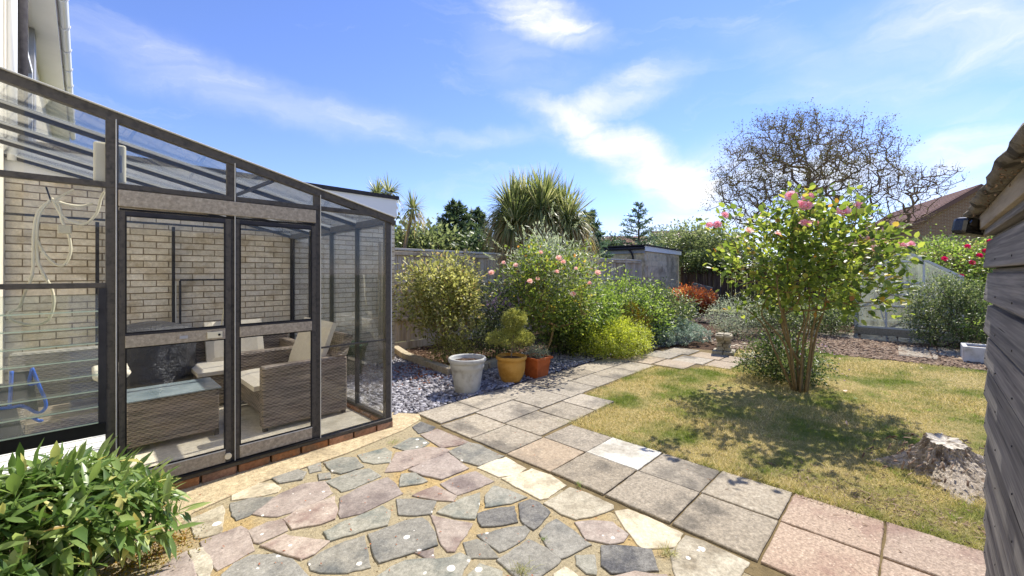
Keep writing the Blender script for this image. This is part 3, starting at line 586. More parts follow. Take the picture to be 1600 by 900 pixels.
for zi, c, pl in ST:
    ox, oy = ZO[zi]; pts = [G(ox + x / ZS, oy + y / ZS)[:2] for x, y in pl]
    MB().prism(outline(expand(pts, .012)), -.01, .009 + rnd.uniform(-.002, .003), .003).build('paving_stone', M[c], patio)
# more stones below the frame edge so the patio carries on
for (cx, cy, c) in [(.55, 1.7, 'grey'), (.75, 1.35, 'pink'), (1.15, 1.0, 'green'), (1.7, .2, 'grey'), (2.1, -.2, 'buff'), (1.4, .7, 'purple'), (1.2, .1, 'grey'), (2.0, -.9, 'purple'), (1.4, -.6, 'green')]:
    pts = [(cx + rnd.uniform(.15, .24) * math.cos(a), cy + rnd.uniform(.15, .24) * math.sin(a)) for a in [k * math.pi / 3 for k in range(6)]]
    MB().prism(outline(pts), -.01, .012, .004).build('paving_stone', M[c], patio)
# square slabs
def slab(u0, v0, u1, v1, c, z=.016, sk=0.0, gap=.006):
    j = lambda: rnd.uniform(-.004, .004)
    pts = [(u0+gap+j(), v0+gap+j()+sk*(u0-2.4)), (u1-gap+j(), v0+gap+j()+sk*(u1-2.4)), (u1-gap+j(), v1-gap+j()+sk*(u1-2.4)), (u0+gap+j(), v1-gap+j()+sk*(u0-2.4))]
    return MB().prism(outline(pts, .06, .0016), -.02, z + rnd.uniform(-.003, .003), .004).build('paving_slab', M[c], strip)
VJ = [-2.2, -1.74, -1.27, -.81, -.35, .105, .56, 1.02, 1.475, 1.94, 2.395]
for i in range(len(VJ) - 1):
    pk = VJ[i] < .5
    for (a, b, col) in ((2.42, 2.9, 0), (2.9, 3.335, 1)):
        c = 'slabpink' if pk else ('slabgrey' if col == 0 else 'slabgrey')
        if not pk and col == 1 and i in (6, 7): c = 'slabpale' if i == 8 else 'slab'
        if col == 1 and i == 8: c = 'slabpale'
        if col == 0 and i == 9: c = 'slabtan'
        slab(a, VJ[i], b, VJ[i+1], c)
slab(2.42, 2.395, 2.9, 2.85, 'slab'); slab(2.42, 2.85, 2.89, 3.31, 'slab'); slab(2.9, 2.42, 3.42, 2.89, 'slab', sk=.02); slab(3.42, 2.42, 3.85, 2.88, 'slab', sk=.02); slab(3.85, 2.42, 4.27, 2.88, 'slab', sk=.02)
us = [2.9, 3.5, 4.05, 4.65, 5.2, 5.8, 6.4]
for i in range(6): slab(us[i], 2.9, us[i+1], 3.34, 'slab', sk=.015)
us = [2.45, 3.0, 3.6, 4.2, 4.8, 5.35, 5.9, 6.45]
for i in range(7): slab(us[i], 3.335, us[i+1], 3.76, 'slab' if i != 4 else 'slabgrey', sk=.02)
for (a, b, c, d) in [(6.45, 2.52, 7.0, 3.02), (7.0, 2.42, 7.55, 2.95), (7.55, 2.35, 8.1, 2.85), (6.45, 3.05, 7.05, 3.6), (7.05, 3.0, 7.65, 3.5), (7.65, 2.9, 8.25, 3.4), (6.95, 2.0, 7.5, 2.4), (7.5, 1.95, 8.05, 2.33)]: slab(a, b, c, d, rnd.choice(['slab', 'slabtan']))
for (x, y, w_) in [(1062, 548, .5), (1118, 532, .6), (1040, 556, .4), (1090, 521, .6), (1150, 541, .5), (1175, 556, .4), (1165, 520, .7), (1225, 516, .6), (1140, 508, .7)]:
    p = G(x, y); pts = [(p[0] + rnd.uniform(.8, 1.1) * w_ * .5 * math.cos(a), p[1] + rnd.uniform(.8, 1.1) * w_ * .5 * math.sin(a)) for a in (.6, 1.4, 2.3, 3.4, 4.3, 5.5)]
    MB().prism(outline(pts, .08, .006), -.02, .012 + rnd.uniform(0, .006), .005).build('stepping_stone', M[rnd.choice(['buff', 'slab', 'cream'])], strip)
# lawn
LAWN = [(3.345, -6), (3.345, 2.40), (4.27, 2.43), (4.30, 2.86), (6.35, 2.95), (6.45, 2.48), (6.95, 2.35), (6.95, 1.98), (8.05, 1.93), (8.15, 2.3), (9.3, 2.4), (9.65, 1.1), (9.55, -.9), (9.6, -6)]
lawn = sheet('lawn', LAWN, .006, M['turfbase'])
def inpoly(p, poly):
    x, y = p[:, 0], p[:, 1]; r = np.zeros(len(p), bool); n = len(poly)
    for i in range(n):
        (x0, y0), (x1, y1) = poly[i], poly[(i+1) % n]
        c = ((y0 > y) != (y1 > y)) & (x < (x1-x0) * (y-y0) / (y1-y0+1e-12) + x0); r ^= c
    return r
def camd(p): return p[:, 0] * FW[0] + p[:, 1] * FW[1]
pts = rng.uniform([3.3, -3.2], [9.7, 3.0], size=(900000, 2)); pts = pts[inpoly(pts, LAWN)]
dd = camd(pts); keep = rng.random(len(pts)) < np.clip((3.0 / np.maximum(dd, 2.4)) ** 1.5, .12, 1) * .62; pts = pts[keep]; dd = dd[keep]
n = len(pts); P3 = np.column_stack([pts, np.full(n, .004)])
edge = (pts[:, 0] < 3.42) | ((pts[:, 1] > 2.3) & (pts[:, 0] < 4.6))
hgt = rng.uniform(.012, .040, n) * np.where(edge, 2.1, 1) * (1 + .5 * np.sin(pts[:, 0] * 2.3 + 1) * np.sin(pts[:, 1] * 2.9)); wd = .0036 * np.clip(dd / 3, 1, 2.4) * rng.uniform(.7, 1.3, n)
D = np.column_stack([rng.normal(size=(n, 2)) * .75, np.ones(n)])
T3 = (np.array([(-.5, 0, 0), (.5, 0, 0), (.1, 1, .0)], float), np.array([(0, 1, 2)]))
scat('grass', T3, P3, D, hgt, wd, M['grass'], None, kind='stuff', up=np.column_stack([rng.normal(size=(n, 2)), np.full(n, .2)]))
# ragged lawn edge spilling over the slabs
EP = []; ED = []
for (a, b) in zip(LAWN[0:11], LAWN[1:12]):
    a = np.array(a); b = np.array(b); L_ = np.linalg.norm(b-a); m_ = int(L_*420); q = rng.random(m_); cl_ = .5 + .5*np.sin(q*L_*9 + rng.uniform(0, 6)); q = q[rng.random(m_) < .25 + .75*cl_]; m_ = len(q); d = (b-a)/L_; nn_ = np.array([-d[1], d[0]])
    EP.append(np.column_stack([a + np.outer(q*L_, d) + np.outer(rng.normal(size=m_)*.016, nn_), np.full(m_, .004)])); ED.append(np.column_stack([np.outer(np.ones(m_)*.5, nn_) + rng.normal(size=(m_, 2))*.6, np.ones(m_)]))
EP = np.vstack(EP); ED = np.vstack(ED); k = EP[:, 1] > -3; EP, ED = EP[k], ED[k]
scat('edge_grass', T3, EP, ED, rng.uniform(.02, .065, len(EP)), rng.uniform(.003, .005, len(EP)), M['grass'], None, kind='stuff', up=np.column_stack([rng.normal(size=(len(EP), 2)), np.full(len(EP), .2)]))
# coarser clumps
cc = rng.uniform([3.5, -1.5], [7.5, 2.2], size=(150, 2)); k = np.repeat(np.arange(150), 22); p = cc[k] + rng.normal(size=(len(k), 2))*.022; ok_ = inpoly(p, LAWN); p = p[ok_]
scat('grass_clumps', T3, np.column_stack([p, np.full(len(p), .004)]), np.column_stack([rng.normal(size=(len(p), 2))*.8, np.ones(len(p))]), rng.uniform(.025, .055, len(p)), rng.uniform(.003, .0045, len(p)), M['l_fresh'], None, kind='stuff', up=np.column_stack([rng.normal(size=(len(p), 2)), np.full(len(p), .2)]))
# slate chippings
SL = [(2.13, 4.0), (2.5, 3.80), (6.6, 3.92), (7.4, 3.8), (9.6, 3.4), (9.8, 4.4), (6, 5.2), (4.9, 5.3), (3.85, 4.95), (4.0, 6.8), (3.4, 7.1), (2.13, 7.1)]
sheet('slate_bed', SL, .0, M['slatebed'])
CH_ = (np.array([(-.5,-.35,0),(.35,-.5,0),(.5,.3,0),(-.2,.5,0),(-.42,-.3,.22),(.3,-.42,.22),(.42,.25,.22),(-.15,.42,.22)], float), np.array([(4,5,6,7),(0,1,5,4),(1,2,6,5),(2,3,7,6),(3,0,4,7)]))
def chips(name, poly, n, size, m, z=.0, seed=1):
    lo = np.min(poly, 0); hi = np.max(poly, 0); p = rng.uniform(lo, hi, size=(n * 3, 2)); p = p[inpoly(p, poly)][:n]; k = len(p)
    T = np.column_stack([p, z + rng.uniform(.0, .016, k)]); D = np.column_stack([rng.normal(size=(k, 2)), rng.normal(size=k) * .22]); up = np.column_stack([rng.normal(size=(k, 2)) * .28, np.ones(k)])
    s = size * rng.uniform(.5, 1.5, k); return scat(name, CH_, T, D, s * rng.uniform(.7, 1.4, k), s, M[m], None, up=up, kind='stuff')
chips('slate_chippings', SL, 15000, .036, 'slate')
BK = [(8.7, 2.6), (9.55, 1.5), (9.55, -1.2), (13.0, -1.2), (12.8, 2.9), (10, 3.6)]
chips('bark_chippings', BK, 9000, .05, 'bark_chip')
BK2 = [(13, 3.3), (10, 3.8), (9.6, 3.4), (16.5, 4.0), (16.5, 5.5), (13, 5.0)]
chips('pale_gravel', BK2, 3500, .06, 'bark_chip')
# flat paving at the far edge of the lawn
edging = thing('border_edging', 'old concrete edging slabs laid between lawn and small greenhouse', 'paving', G(1400, 552))
for (x0, y0, x1, y1, x2, y2, x3, y3, c) in [(1403, 543, 1448, 546, 1458, 562, 1404, 557, 'slabgrey'), (1463, 538, 1490, 540, 1497, 560, 1468, 557, 'slab'), (1490, 545, 1506, 548, 1512, 566, 1494, 562, 'slabtan'),
        (1345, 524, 1400, 528, 1403, 536, 1345, 531, 'slabgrey'), (1300, 519, 1340, 523, 1342, 531, 1300, 526, 'slab'), (1452, 545, 1462, 545, 1467, 563, 1458, 563, 'slabgrey'), (1403, 529, 1450, 532, 1452, 539, 1404, 536, 'slab'), (1260, 516, 1297, 519, 1297, 526, 1258, 523, 'slab')]:
    pts = [G(x0, y0)[:2], G(x1, y1)[:2], G(x2, y2)[:2], G(x3, y3)[:2]]
    MB().prism(outline(pts, .08, .005), -.03, .03, .006).build('slab', M[c], edging)
# raised bed kerb
kb = thing('raised_bed_kerb', 'low pale concrete kerb around the corner bed beside the slate chippings', 'kerb', G(704, 586))
kp = [G(617, 549), G(634, 561), G(668, 573), G(706, 587), G(760, 577), G(790, 566)]
for i in range(5):
    a, b = kp[i], kp[i+1]; d = nrm(b - a); MB().beam(a + d*.01 + np.array([0,0,.045]), b - d*.01 + np.array([0,0,.045]), .13, .13).build('kerb_block', M['kerb'], kb, bevel=.01)
p = rng.normal(size=(500, 2)) * [.35, .42] + G(662, 582)[:2]; T = np.column_stack([p, rng.uniform(.005, .03, 500)])
scat('fallen_leaves', LEAF, T, np.column_stack([rng.normal(size=(500, 2)), rng.normal(size=500)*.3]), rng.uniform(.03, .06, 500), rng.uniform(.02, .035, 500), M['dryleaf'], None, kind='stuff')
p = rng.uniform([4.0, 5.0], [6.6, 7.1], size=(1200, 2)); T = np.column_stack([p, rng.uniform(.0, .03, 1200)])
scat('leaf_litter', LEAF, T, np.column_stack([rng.normal(size=(1200, 2)), rng.normal(size=1200)*.3]), rng.uniform(.03, .06, 1200), rng.uniform(.02, .035, 1200), M['bark_chip'], None, kind='stuff')
# grass tufts in the joints
def tuft(x, y, label, n=40, h=.07, r=.02):
    p = G(x, y, .01); t = thing('grass_tuft', label, 'weed', p)
    T = np.column_stack([rng.normal(size=(n, 2)) * r + p[:2], np.full(n, .008)]); D = np.column_stack([rng.normal(size=(n, 2)) * .7, np.ones(n)])
    ribbons('blades', T, D, rng.uniform(.4, 1, n) * h, np.full(n, .003), .5, M['l_fresh' if h < .09 else 'l_shrub'], t, 2)
for a in [(617, 690, 'small green weed at the edge of the concrete apron below the lean-to corner', 60, .05, .03), (905, 758, 'thin weed growing in the joint between cream stone and grey slab', 30, .08, .012),
          (1044, 864, 'dry straw-coloured tuft at the point of the cream triangular stone', 60, .12, .02), (815, 893, 'dry tuft at the bottom edge on the grey diamond stone', 60, .12, .02), (850, 842, 'tiny green weed beside the speckled grey quadrilateral stone', 20, .04, .01),
          (770, 672, 'flat green weed in the slab joint nearest the grey pot', 60, .03, .05), (886, 660, 'grass creeping over the slab corner at the lawn tip', 90, .05, .06), (745, 640, 'low grass line in the joint just in front of the grey pot', 60, .03, .04),
          (655, 655, 'moss tuft by the small dark stone next to the slate', 40, .03, .03), (893, 624, 'green weed in the joint at the narrow lawn end', 40, .04, .03), (1005, 757, 'dark weed on the joint above the big grey slab', 20, .03, .015)]: tuft(*a)

# ================================================================= LEAN-TO CONSERVATORY
VG, UE, VB, UW = 3.64, 2.07, 6.33, -.53
lt = thing('glass_lean_to', 'dark metal framed glass lean-to with sliding doors against buff brick wall', 'conservatory', (UE, VG, 0))
rz = lambda u: 2.04 + .243 * (UE - u)
MB().box((UW, VG + .02, .0), (UE - .02, VB - .02, .035)).build('floor', M['floor'], lt)
# plinth bricks
u = UW
while u < UE - .02:
    u1 = min(u + .215, UE + .02); MB().box((u, VG - .035, .0), (u1 - .008, VG + .065, .068)).build('plinth_brick', M['redbrick'], lt, bevel=.004); u += .223
v = VG + .07
while v < VB - .05:
    v1 = min(v + .215, VB); MB().box((UE - .065, v, .0), (UE + .02, v1 - .008, .068)).build('plinth_brick', M['redbrick'], lt, bevel=.004); v += .223
def bar(name, p, q, w1, w2, m='alu', parent=lt, edge=False): return MB().beam(p, q, w1, w2).build(name, M[m], parent, bevel=.003)
PU = [.127, .764, 1.382]
bar('corner_post', (UE-.02, VG+.02, .07), (UE-.02, VG+.02, 2.03), .055, .055)
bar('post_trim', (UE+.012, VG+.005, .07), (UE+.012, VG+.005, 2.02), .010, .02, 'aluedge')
bar('sill_rail', (UW, VG, .085), (UE+.01, VG, .085), .07, .03)
bar('sill_rail', (UE-.01, VG+.05, .085), (UE-.01, VB, .085), .05, .03)
for i, uu in enumerate(PU):
    bar('post', (uu, VG-.005, .1), (uu, VG-.005, rz(uu) - .03), .038 if i == 0 else .024, .06)
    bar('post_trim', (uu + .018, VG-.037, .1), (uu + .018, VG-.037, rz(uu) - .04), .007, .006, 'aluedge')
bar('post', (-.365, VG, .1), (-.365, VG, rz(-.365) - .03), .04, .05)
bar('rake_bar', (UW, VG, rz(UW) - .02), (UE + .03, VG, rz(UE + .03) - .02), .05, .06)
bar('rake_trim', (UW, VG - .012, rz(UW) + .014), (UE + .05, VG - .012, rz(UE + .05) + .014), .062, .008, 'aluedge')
bar('transom', (UW, VG-.003, 2.055), (UE-.04, VG-.003, 2.055), .046, .035)
MB().box((.155, VG-.045, 1.925), (1.36, VG-.012, 2.03)).build('door_header', M['aludirty'], lt, bevel=.004)
bar('door_track', (.16, VG-.012, 1.91), (1.36, VG-.012, 1.91), .03, .012, 'black')
bar('door_track', (.16, VG-.03, .106), (1.37, VG-.03, .106), .05, .012, 'black')
bar('eaves_beam', (UE-.02, VG+.05, 2.015), (UE-.02, VB, 2.015), .05, .06)
bar('eaves_gutter', (UE+.03, VG-.02, 1.995), (UE+.03, VB, 1.995), .05, .045)
EV = [4.29, 4.95, 5.61, 6.30]
for vv in EV:
    bar('side_post', (UE-.02, vv, .1), (UE-.02, vv, 2.0), .032, .04, 'gunmetal')
for vv in EV:
    bar('rafter', (UW, vv, rz(UW) - .026), (UE-.02, vv, rz(UE) - .026), .032, .042, 'gunmetal')
    bar('rafter_trim', (UW, vv-.021, rz(UW) - .012), (UE-.03, vv-.021, rz(UE-.03) - .012), .006, .014, 'aluedge')  # strip added along the flange; its pale colour stands in for light there
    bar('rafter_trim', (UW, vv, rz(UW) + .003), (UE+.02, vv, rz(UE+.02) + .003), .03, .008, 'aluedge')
bar('roof_brace', (1.05, 3.66, rz(1.05) - .05), (1.0, 5.0, rz(1.0) - .05), .025, .025, 'gunmetal')
for (a, b) in zip([VG] + EV[:-1], EV):
    MB().add([(UW, a+.02, rz(UW)-.001), (UE+.03, a+.02, rz(UE+.03)-.001), (UE+.03, b-.02, rz(UE+.03)-.001), (UW, b-.02, rz(UW)-.001), (UW, a+.02, rz(UW)-.005), (UE+.03, a+.02, rz(UE+.03)-.005), (UE+.03, b-.02, rz(UE+.03)-.005), (UW, b-.02, rz(UW)-.005)],
        [(0,1,2,3),(7,6,5,4),(0,4,5,1),(1,5,6,2),(2,6,7,3),(3,7,4,0)]).build('roof_pane', M['roofglass'], lt)
    MB().box((UE-.012, a+.02, .1), (UE-.008, b-.02, 1.985)).build('side_pane', M['glass'], lt)
def gpane(u0, u1, z0, z1, name='gable_pane', m='glass', par=lt, y=VG+.0):  # z1 None = under the rake
    a, b = (z1, z1) if z1 is not None else (rz(u0) - .05, rz(u1) - .05)
    return MB().add([(u0,y,z0),(u1,y,z0),(u1,y,b),(u0,y,a),(u0,y+.004,z0),(u1,y+.004,z0),(u1,y+.004,b),(u0,y+.004,a)], [(0,1,2,3),(7,6,5,4),(0,4,5,1),(1,5,6,2),(2,6,7,3),(3,7,4,0)]).build(name, M[m], par)
for a, b in ((UW+.02, -.385), (-.345, .10), (.152, .747), (.781, 1.365), (1.4, UE-.05)): gpane(a, b, 2.073, None)
gpane(1.4, UE-.05, .1, 2.038); bar('glazing_bar', (1.4, VG, .86), (UE-.05, VG, .86), .02, .014)
gpane(-.345, .10, 1.435, 2.038); gpane(UW+.02, -.385, .1, 2.038); gpane(-.345, .10, .1, .50)
bar('glazing_bar', (-.345, VG-.002, 1.425), (.10, VG-.002, 1.425), .05, .03)
bar('louvre_sill', (-.345, VG-.004, .535), (.10, VG-.004, .535), .06, .075, 'black')
lw = thing('x', None, None, (0, 0, 0)); bpy.data.objects.remove(lw)
lvf = MB(); lvf.box((.065, VG-.03, .575), (.10, VG+.03, 1.408)); lvf.box((-.345, VG-.03, .575), (-.325, VG+.03, 1.408)); louv = lvf.build('louvre_window', M['gunmetal'], lt)
for k in range(8):
    z = .625 + k * .098; MB().box((-.325, VG-.047, z-.047), (.065, VG-.038, z-.041)).build('blade_edge', M['bladeedge'], louv); MB().add([(-.325, VG-.045, z-.045), (.065, VG-.045, z-.045), (.065, VG+.012, z+.06), (-.325, VG+.012, z+.06), (-.325, VG-.039, z-.045), (.065, VG-.039, z-.045), (.065, VG+.018, z+.06), (-.325, VG+.018, z+.06)],
        [(0,1,2,3),(7,6,5,4),(0,4,5,1),(1,5,6,2),(2,6,7,3),(3,7,4,0)]).build('louvre_blade', M['louvreglass'], louv)
# frames on the rear wall
VR_ = VB - .055
for px_ in (152, 271, 458):
    uu = onV(px_, VR_)[0]; bar('rear_post', (uu, VR_, .04), (uu, VR_, 2.05), .035, .03, 'gunmetal')
bar('rear_rail', (UW, VR_-.002, 2.075), (UE-.05, VR_-.002, 2.075), .022, .022, 'gunmetal')
ua, ub = onV(281, VR_)[0], onV(350, VR_)[0]
bar('hopper_frame', (ua, VR_-.02, 1.42), (ub, VR_-.02, 1.42), .02, .022, 'gunmetal'); bar('hopper_frame', (ua, VR_-.02, .8), (ua, VR_-.02, 1.41), .02, .022, 'gunmetal')
bar('stay_bar', (ua-.04, VR_-.02, .85), (ua-.04, VR_-.02, 1.40), .018, .01, 'aluedge')
MB().tube([onV(355, 5.9, 430), onV(352, 5.9, 470), onV(346, 5.9, 508)], .007, 6).build('pull_cord', M['cable'], lt, smooth=True)
# sliding doors
def door(u0, u1, y, lock):
    d = MB().box((u0, y-.014, .115), (u0+.028, y+.014, 1.9)).build('sliding_door', M['alu'], lt)
    MB().box((u1-.035, y-.014, .115), (u1, y+.014, 1.9)).build('stile', M['alu'], d)
    for (za, zb2) in ((.212, 1.022), (1.112, 1.872)):
        b = MB(); b.box((u0+.028, y-.017, za), (u0+.036, y-.004, zb2)); b.box((u1-.043, y-.017, za), (u1-.035, y-.004, zb2)); b.box((u0+.036, y-.017, zb2-.008), (u1-.043, y-.004, zb2)); b.box((u0+.036, y-.017, za), (u1-.043, y-.004, za+.008)); b.build('glazing_bead', M['black'], d)
    MB().box((u0+.028, y-.012, 1.872), (u1-.035, y+.012, 1.9)).build('top_rail', M['gunmetal'], d)
    MB().box((u0+.028, y-.02, 1.022), (u1-.035, y+.012, 1.10)).build('mid_rail', M['aludirty'], d, bevel=.003)
    MB().box((u0+.028, y-.02, .118), (u1-.035, y+.012, .205)).build('bottom_rail', M['aludirty'], d, bevel=.003)
    MB().box((u0+.028, y-.022, .205), (u1-.035, y+.012, .212)).build('rail_trim', M['aluedge'], d)
    MB().box((u0+.028, y-.022, 1.10), (u1-.035, y+.012, 1.112)).build('rail_trim', M['gunmetal'], d)
    MB().box((u0+.028, y-.002, .212), (u1-.035, y+.002, 1.022)).build('pane', M['glass'], d)
    MB().box((u0+.028, y-.002, 1.112), (u1-.035, y+.002, 1.872)).build('pane', M['glass'], d)
    if lock:
        MB().box((u1-.145, y-.03, 1.035), (u1-.055, y-.02, 1.08)).build('lock_plate', M['offwhite'], d, bevel=.002)
        MB().tube([(u1-.075, y-.036, 1.057), (u1-.075, y-.03, 1.057)], .008, 12).build('keyhole', M['black'], d)
        MB().box((u0+.30, y-.024, 1.05), (u0+.345, y-.02, 1.07)).build('maker_plate', M['greytrim'], d)
        MB().tube([(u1-.02, y-.03, .16), (u1-.02, y-.016, .16)], .022, 16).build('floor_bolt', M['offwhite'], d)
door(.158, .757, VG-.02, True); door(.785, 1.367, VG-.014, False)
# socket box on post, cable
sb = thing('socket_box', 'cream weatherproof box fixed high on the lean-to post', 'electrical box', (.12, VG+.06, 2.1))
MB().box((.045, VG+.028, 2.08), (.195, VG+.10, 2.33)).build('box', M['offwhite'], sb, bevel=.012)
MB().box((.165, VG+.022, 2.15), (.175, VG+.028, 2.26)).build('switch', M['greytrim'], sb)
hk = (-.2, VG+.1, 2.0)
cb = thing('coiled_cable', 'cream extension lead hanging in loops inside the left bay of the lean-to', 'cable', hk)
def loopc(c, pts, r=.006): return [(c[0]+a, c[1]+.02*math.sin(a*9), c[2]+b) for a, b in pts]
def smooth(pts, k=6):
    P_ = [Vector(p) for p in pts]; res = []
    for i in range(len(P_)-1):
        p0, p1, p2, p3 = P_[max(i-1,0)], P_[i], P_[i+1], P_[min(i+2,len(P_)-1)]
        for j in range(k):
            t = j/k; res.append(.5*((2*p1)+(p2-p0)*t+(2*p0-5*p1+4*p2-p3)*t*t+(3*p1-p0-3*p2+p3)*t**3))
    return res + [P_[-1]]
def px3(x, y, V=VG+.12): return tuple(onV(x, V, y))
for lp in ([(78,313),(60,330),(53,360),(52,400),(50,430),(38,460),(30,480),(15,488),(18,500),(50,508),(75,500),(84,475),(80,450),(66,425),(58,400),(60,340),(78,313)],
           [(80,313),(92,320),(97,345),(108,370),(110,395),(100,414),(85,412),(68,395),(58,375)], [(82,312),(100,340),(130,350),(150,335),(158,310),(163,300)], [(80,310),(100,318),(125,322),(145,318)]):
    MB().tube(smooth([px3(*q) for q in lp]), .0075, 6).build('loop', M['cable'], cb, smooth=True)
a = px3(101, 360); MB().box((a[0]-.03, a[1]-.012, a[2]-.02), (a[0]+.03, a[1]+.012, a[2]+.03)).build('plug', M['offwhite'], cb, bevel=.006)
MB().beam(px3(72, 292), px3(80, 315), .008, .008).build('hook', M['black'], cb)
MB().beam(px3(85, 312), px3(115, 296), .02, .01).build('tie', M['cable'], cb)

# ================================================================= LEFT GARAGE (BRICK) behind lean-to
GE = onV(604, VB + .02)[0]; GE2 = onV(619, VB + .02)[0]
ga = thing('brick_outbuilding', 'buff brick outbuilding with white fascia and flat black roof behind the lean-to', 'building', (GE, VB + .03, 0))
MB().box((UW, VB+.03, 0), (GE2-.03, VB+5, 2.50)).build('wall', M['brickmortar'], ga)
MB().box((UW-.1, VB-.0, 2.44), (GE2, VB+.026, 2.76)).build('fascia', M['white'], ga)
MB().box((GE2-.03+.001, VB+.03, 2.44), (GE2, VB+5, 2.76)).build('fascia', M['white'], ga)
MB().box((UW-.1, VB-.03, 2.762), (GE2+.03, VB+5, 2.82)).build('roof', M['felt'], ga)
MB().box((GE2-.33, VB-.0, .1), (GE2-.24, VB+.028, 2.0)).build('timber_post', M['fence'], ga)
def brickproto(name, l, h, d, m):
    b = MB(); b.box((0, 0, 0), (l, d, h)); me = bpy.data.meshes.new(name); me.from_pydata(b.v, [], b.f); me.materials.append(m); return me
bp1 = brickproto('brick', .215, .062, .04, M['brick']); hb = brickproto('brick', .1025, .062, .04, M['brick'])
rest = MB(); cnt = 0; rows = 33
for r in range(rows - 1, -1, -1):
    z = .01 + r * .0745; u = UW - (.1125 if r % 2 else 0) + .005
    while u < GE2 - .05:
        l = .215; u0 = max(u, UW); u1 = min(u + l, GE2 - .032)
        if u1 - u0 > .04:
            jz = rnd.uniform(-.0015, .0015)
            if u1 - u0 > .21 and cnt < 297 and u0 < 3.2:
                o = bpy.data.objects.new('brick', bp1); COL.objects.link(o); o.parent = ga; o.location = Vector((u0 + rnd.uniform(-.002, .002), VB + .018 + rnd.uniform(-.002, .002), z + jz)) - wloc(ga); cnt += 1
            else: rest.box((u0, VB + .018 + rnd.uniform(-.002, .002), z + jz), (u1, VB + .05, z + .062 + jz))
        u += .225
rest.build('bricks', M['brick'], ga, kind='stuff')

# ================================================================= HOUSE far left
hs = thing('white_house', 'pale house wall with white gutter and soffit rising beyond the lean-to roof', 'house', (UW, 7, 0))
MB().box((UW-4, -1, 0), (UW, 16, 4.98)).build('wall', M['render'], hs)
MB().box((UW, -1, 4.98), (-.27, 16, 5.0)).build('soffit', M['white'], hs)
MB().box((-.268, -1, 4.94), (-.245, 16, 5.14)).build('fascia', M['white'], hs)
gt = MB()
seg = [(-.24 + .105 * (1 - math.cos(a)) / 2, 5.10 - .075 * math.sin(a)) for a in [math.pi * k / 8 for k in range(9)]]
for i in range(8):
    (x0, z0), (x1, z1) = seg[i], seg[i+1]
    gt.add([(x0, -1, z0), (x1, -1, z1), (x1, 16, z1), (x0, 16, z0), (x0, -1, z0+.004), (x1, -1, z1+.004), (x1, 16, z1+.004), (x0, 16, z0+.004)], [(0,1,2,3),(7,6,5,4)])
gut = gt.build('gutter', M['white'], hs, smooth=True)
for v in np.arange(5.2, 16, .9): MB().tube([(-.2425 + .11 * (1 - math.cos(a)) / 2, v, 5.10 - .085 * math.sin(a)) for a in [math.pi * k / 8 for k in range(9)]], .012, 6).build('gutter_bracket', M['white'], gut)
for k in range(9): MB().box((UW-4.2+k*.53, -1, 5.14 + k*.29), (UW-4.2+k*.53+.54 if k < 8 else -.24, 16, 5.20 + k*.29)) if False else None
MB().add([(-.2, -1, 5.13), (-.2, 16, 5.13), (-4.5, 16, 7.6), (-4.5, -1, 7.6), (-.2, -1, 5.18), (-.2, 16, 5.18), (-4.5, 16, 7.65), (-4.5, -1, 7.65)], [(0,1,2,3),(7,6,5,4),(0,4,5,1),(1,5,6,2),(2,6,7,3),(3,7,4,0)]).build('roof', M['rooftile'], hs)
MB().tube([(UW+.07, 6.85, 2.6), (UW+.07, 6.85, 4.98)], .05, 12).build('downpipe', M['felt'], hs, smooth=True)
MB().tube([(UW+.05, 6.3, 2.6), (UW+.05, 6.3, 4.98)], .035, 12).build('downpipe', M['white'], hs, smooth=True)
wf = MB(); y0, y1, z0, z1 = 7.4, 8.7, 3.0, 4.3
wf.box((UW+.001, y0, z0), (UW+.05, y0+.07, z1)); wf.box((UW+.001, y1-.07, z0), (UW+.05, y1, z1)); wf.box((UW+.001, y0+.07, z0), (UW+.05, y1-.07, z0+.07)); wf.box((UW+.001, y0+.07, z1-.07), (UW+.05, y1-.07, z1))
wnd = wf.build('window', M['white'], hs); MB().box((UW+.005, y0+.07, z0+.07), (UW+.012, y1-.07, z1-.07)).build('pane', mat('dark_window', (60, 66, 76), rough=.08, spec=.7), wnd)
MB().box((UW+.001, 8.95, 2.85), (UW+.05, 9.3, 4.97)).build('shade_band', M['greytrim'], hs)  # grey box added to stand in for the shadow band at the soffit

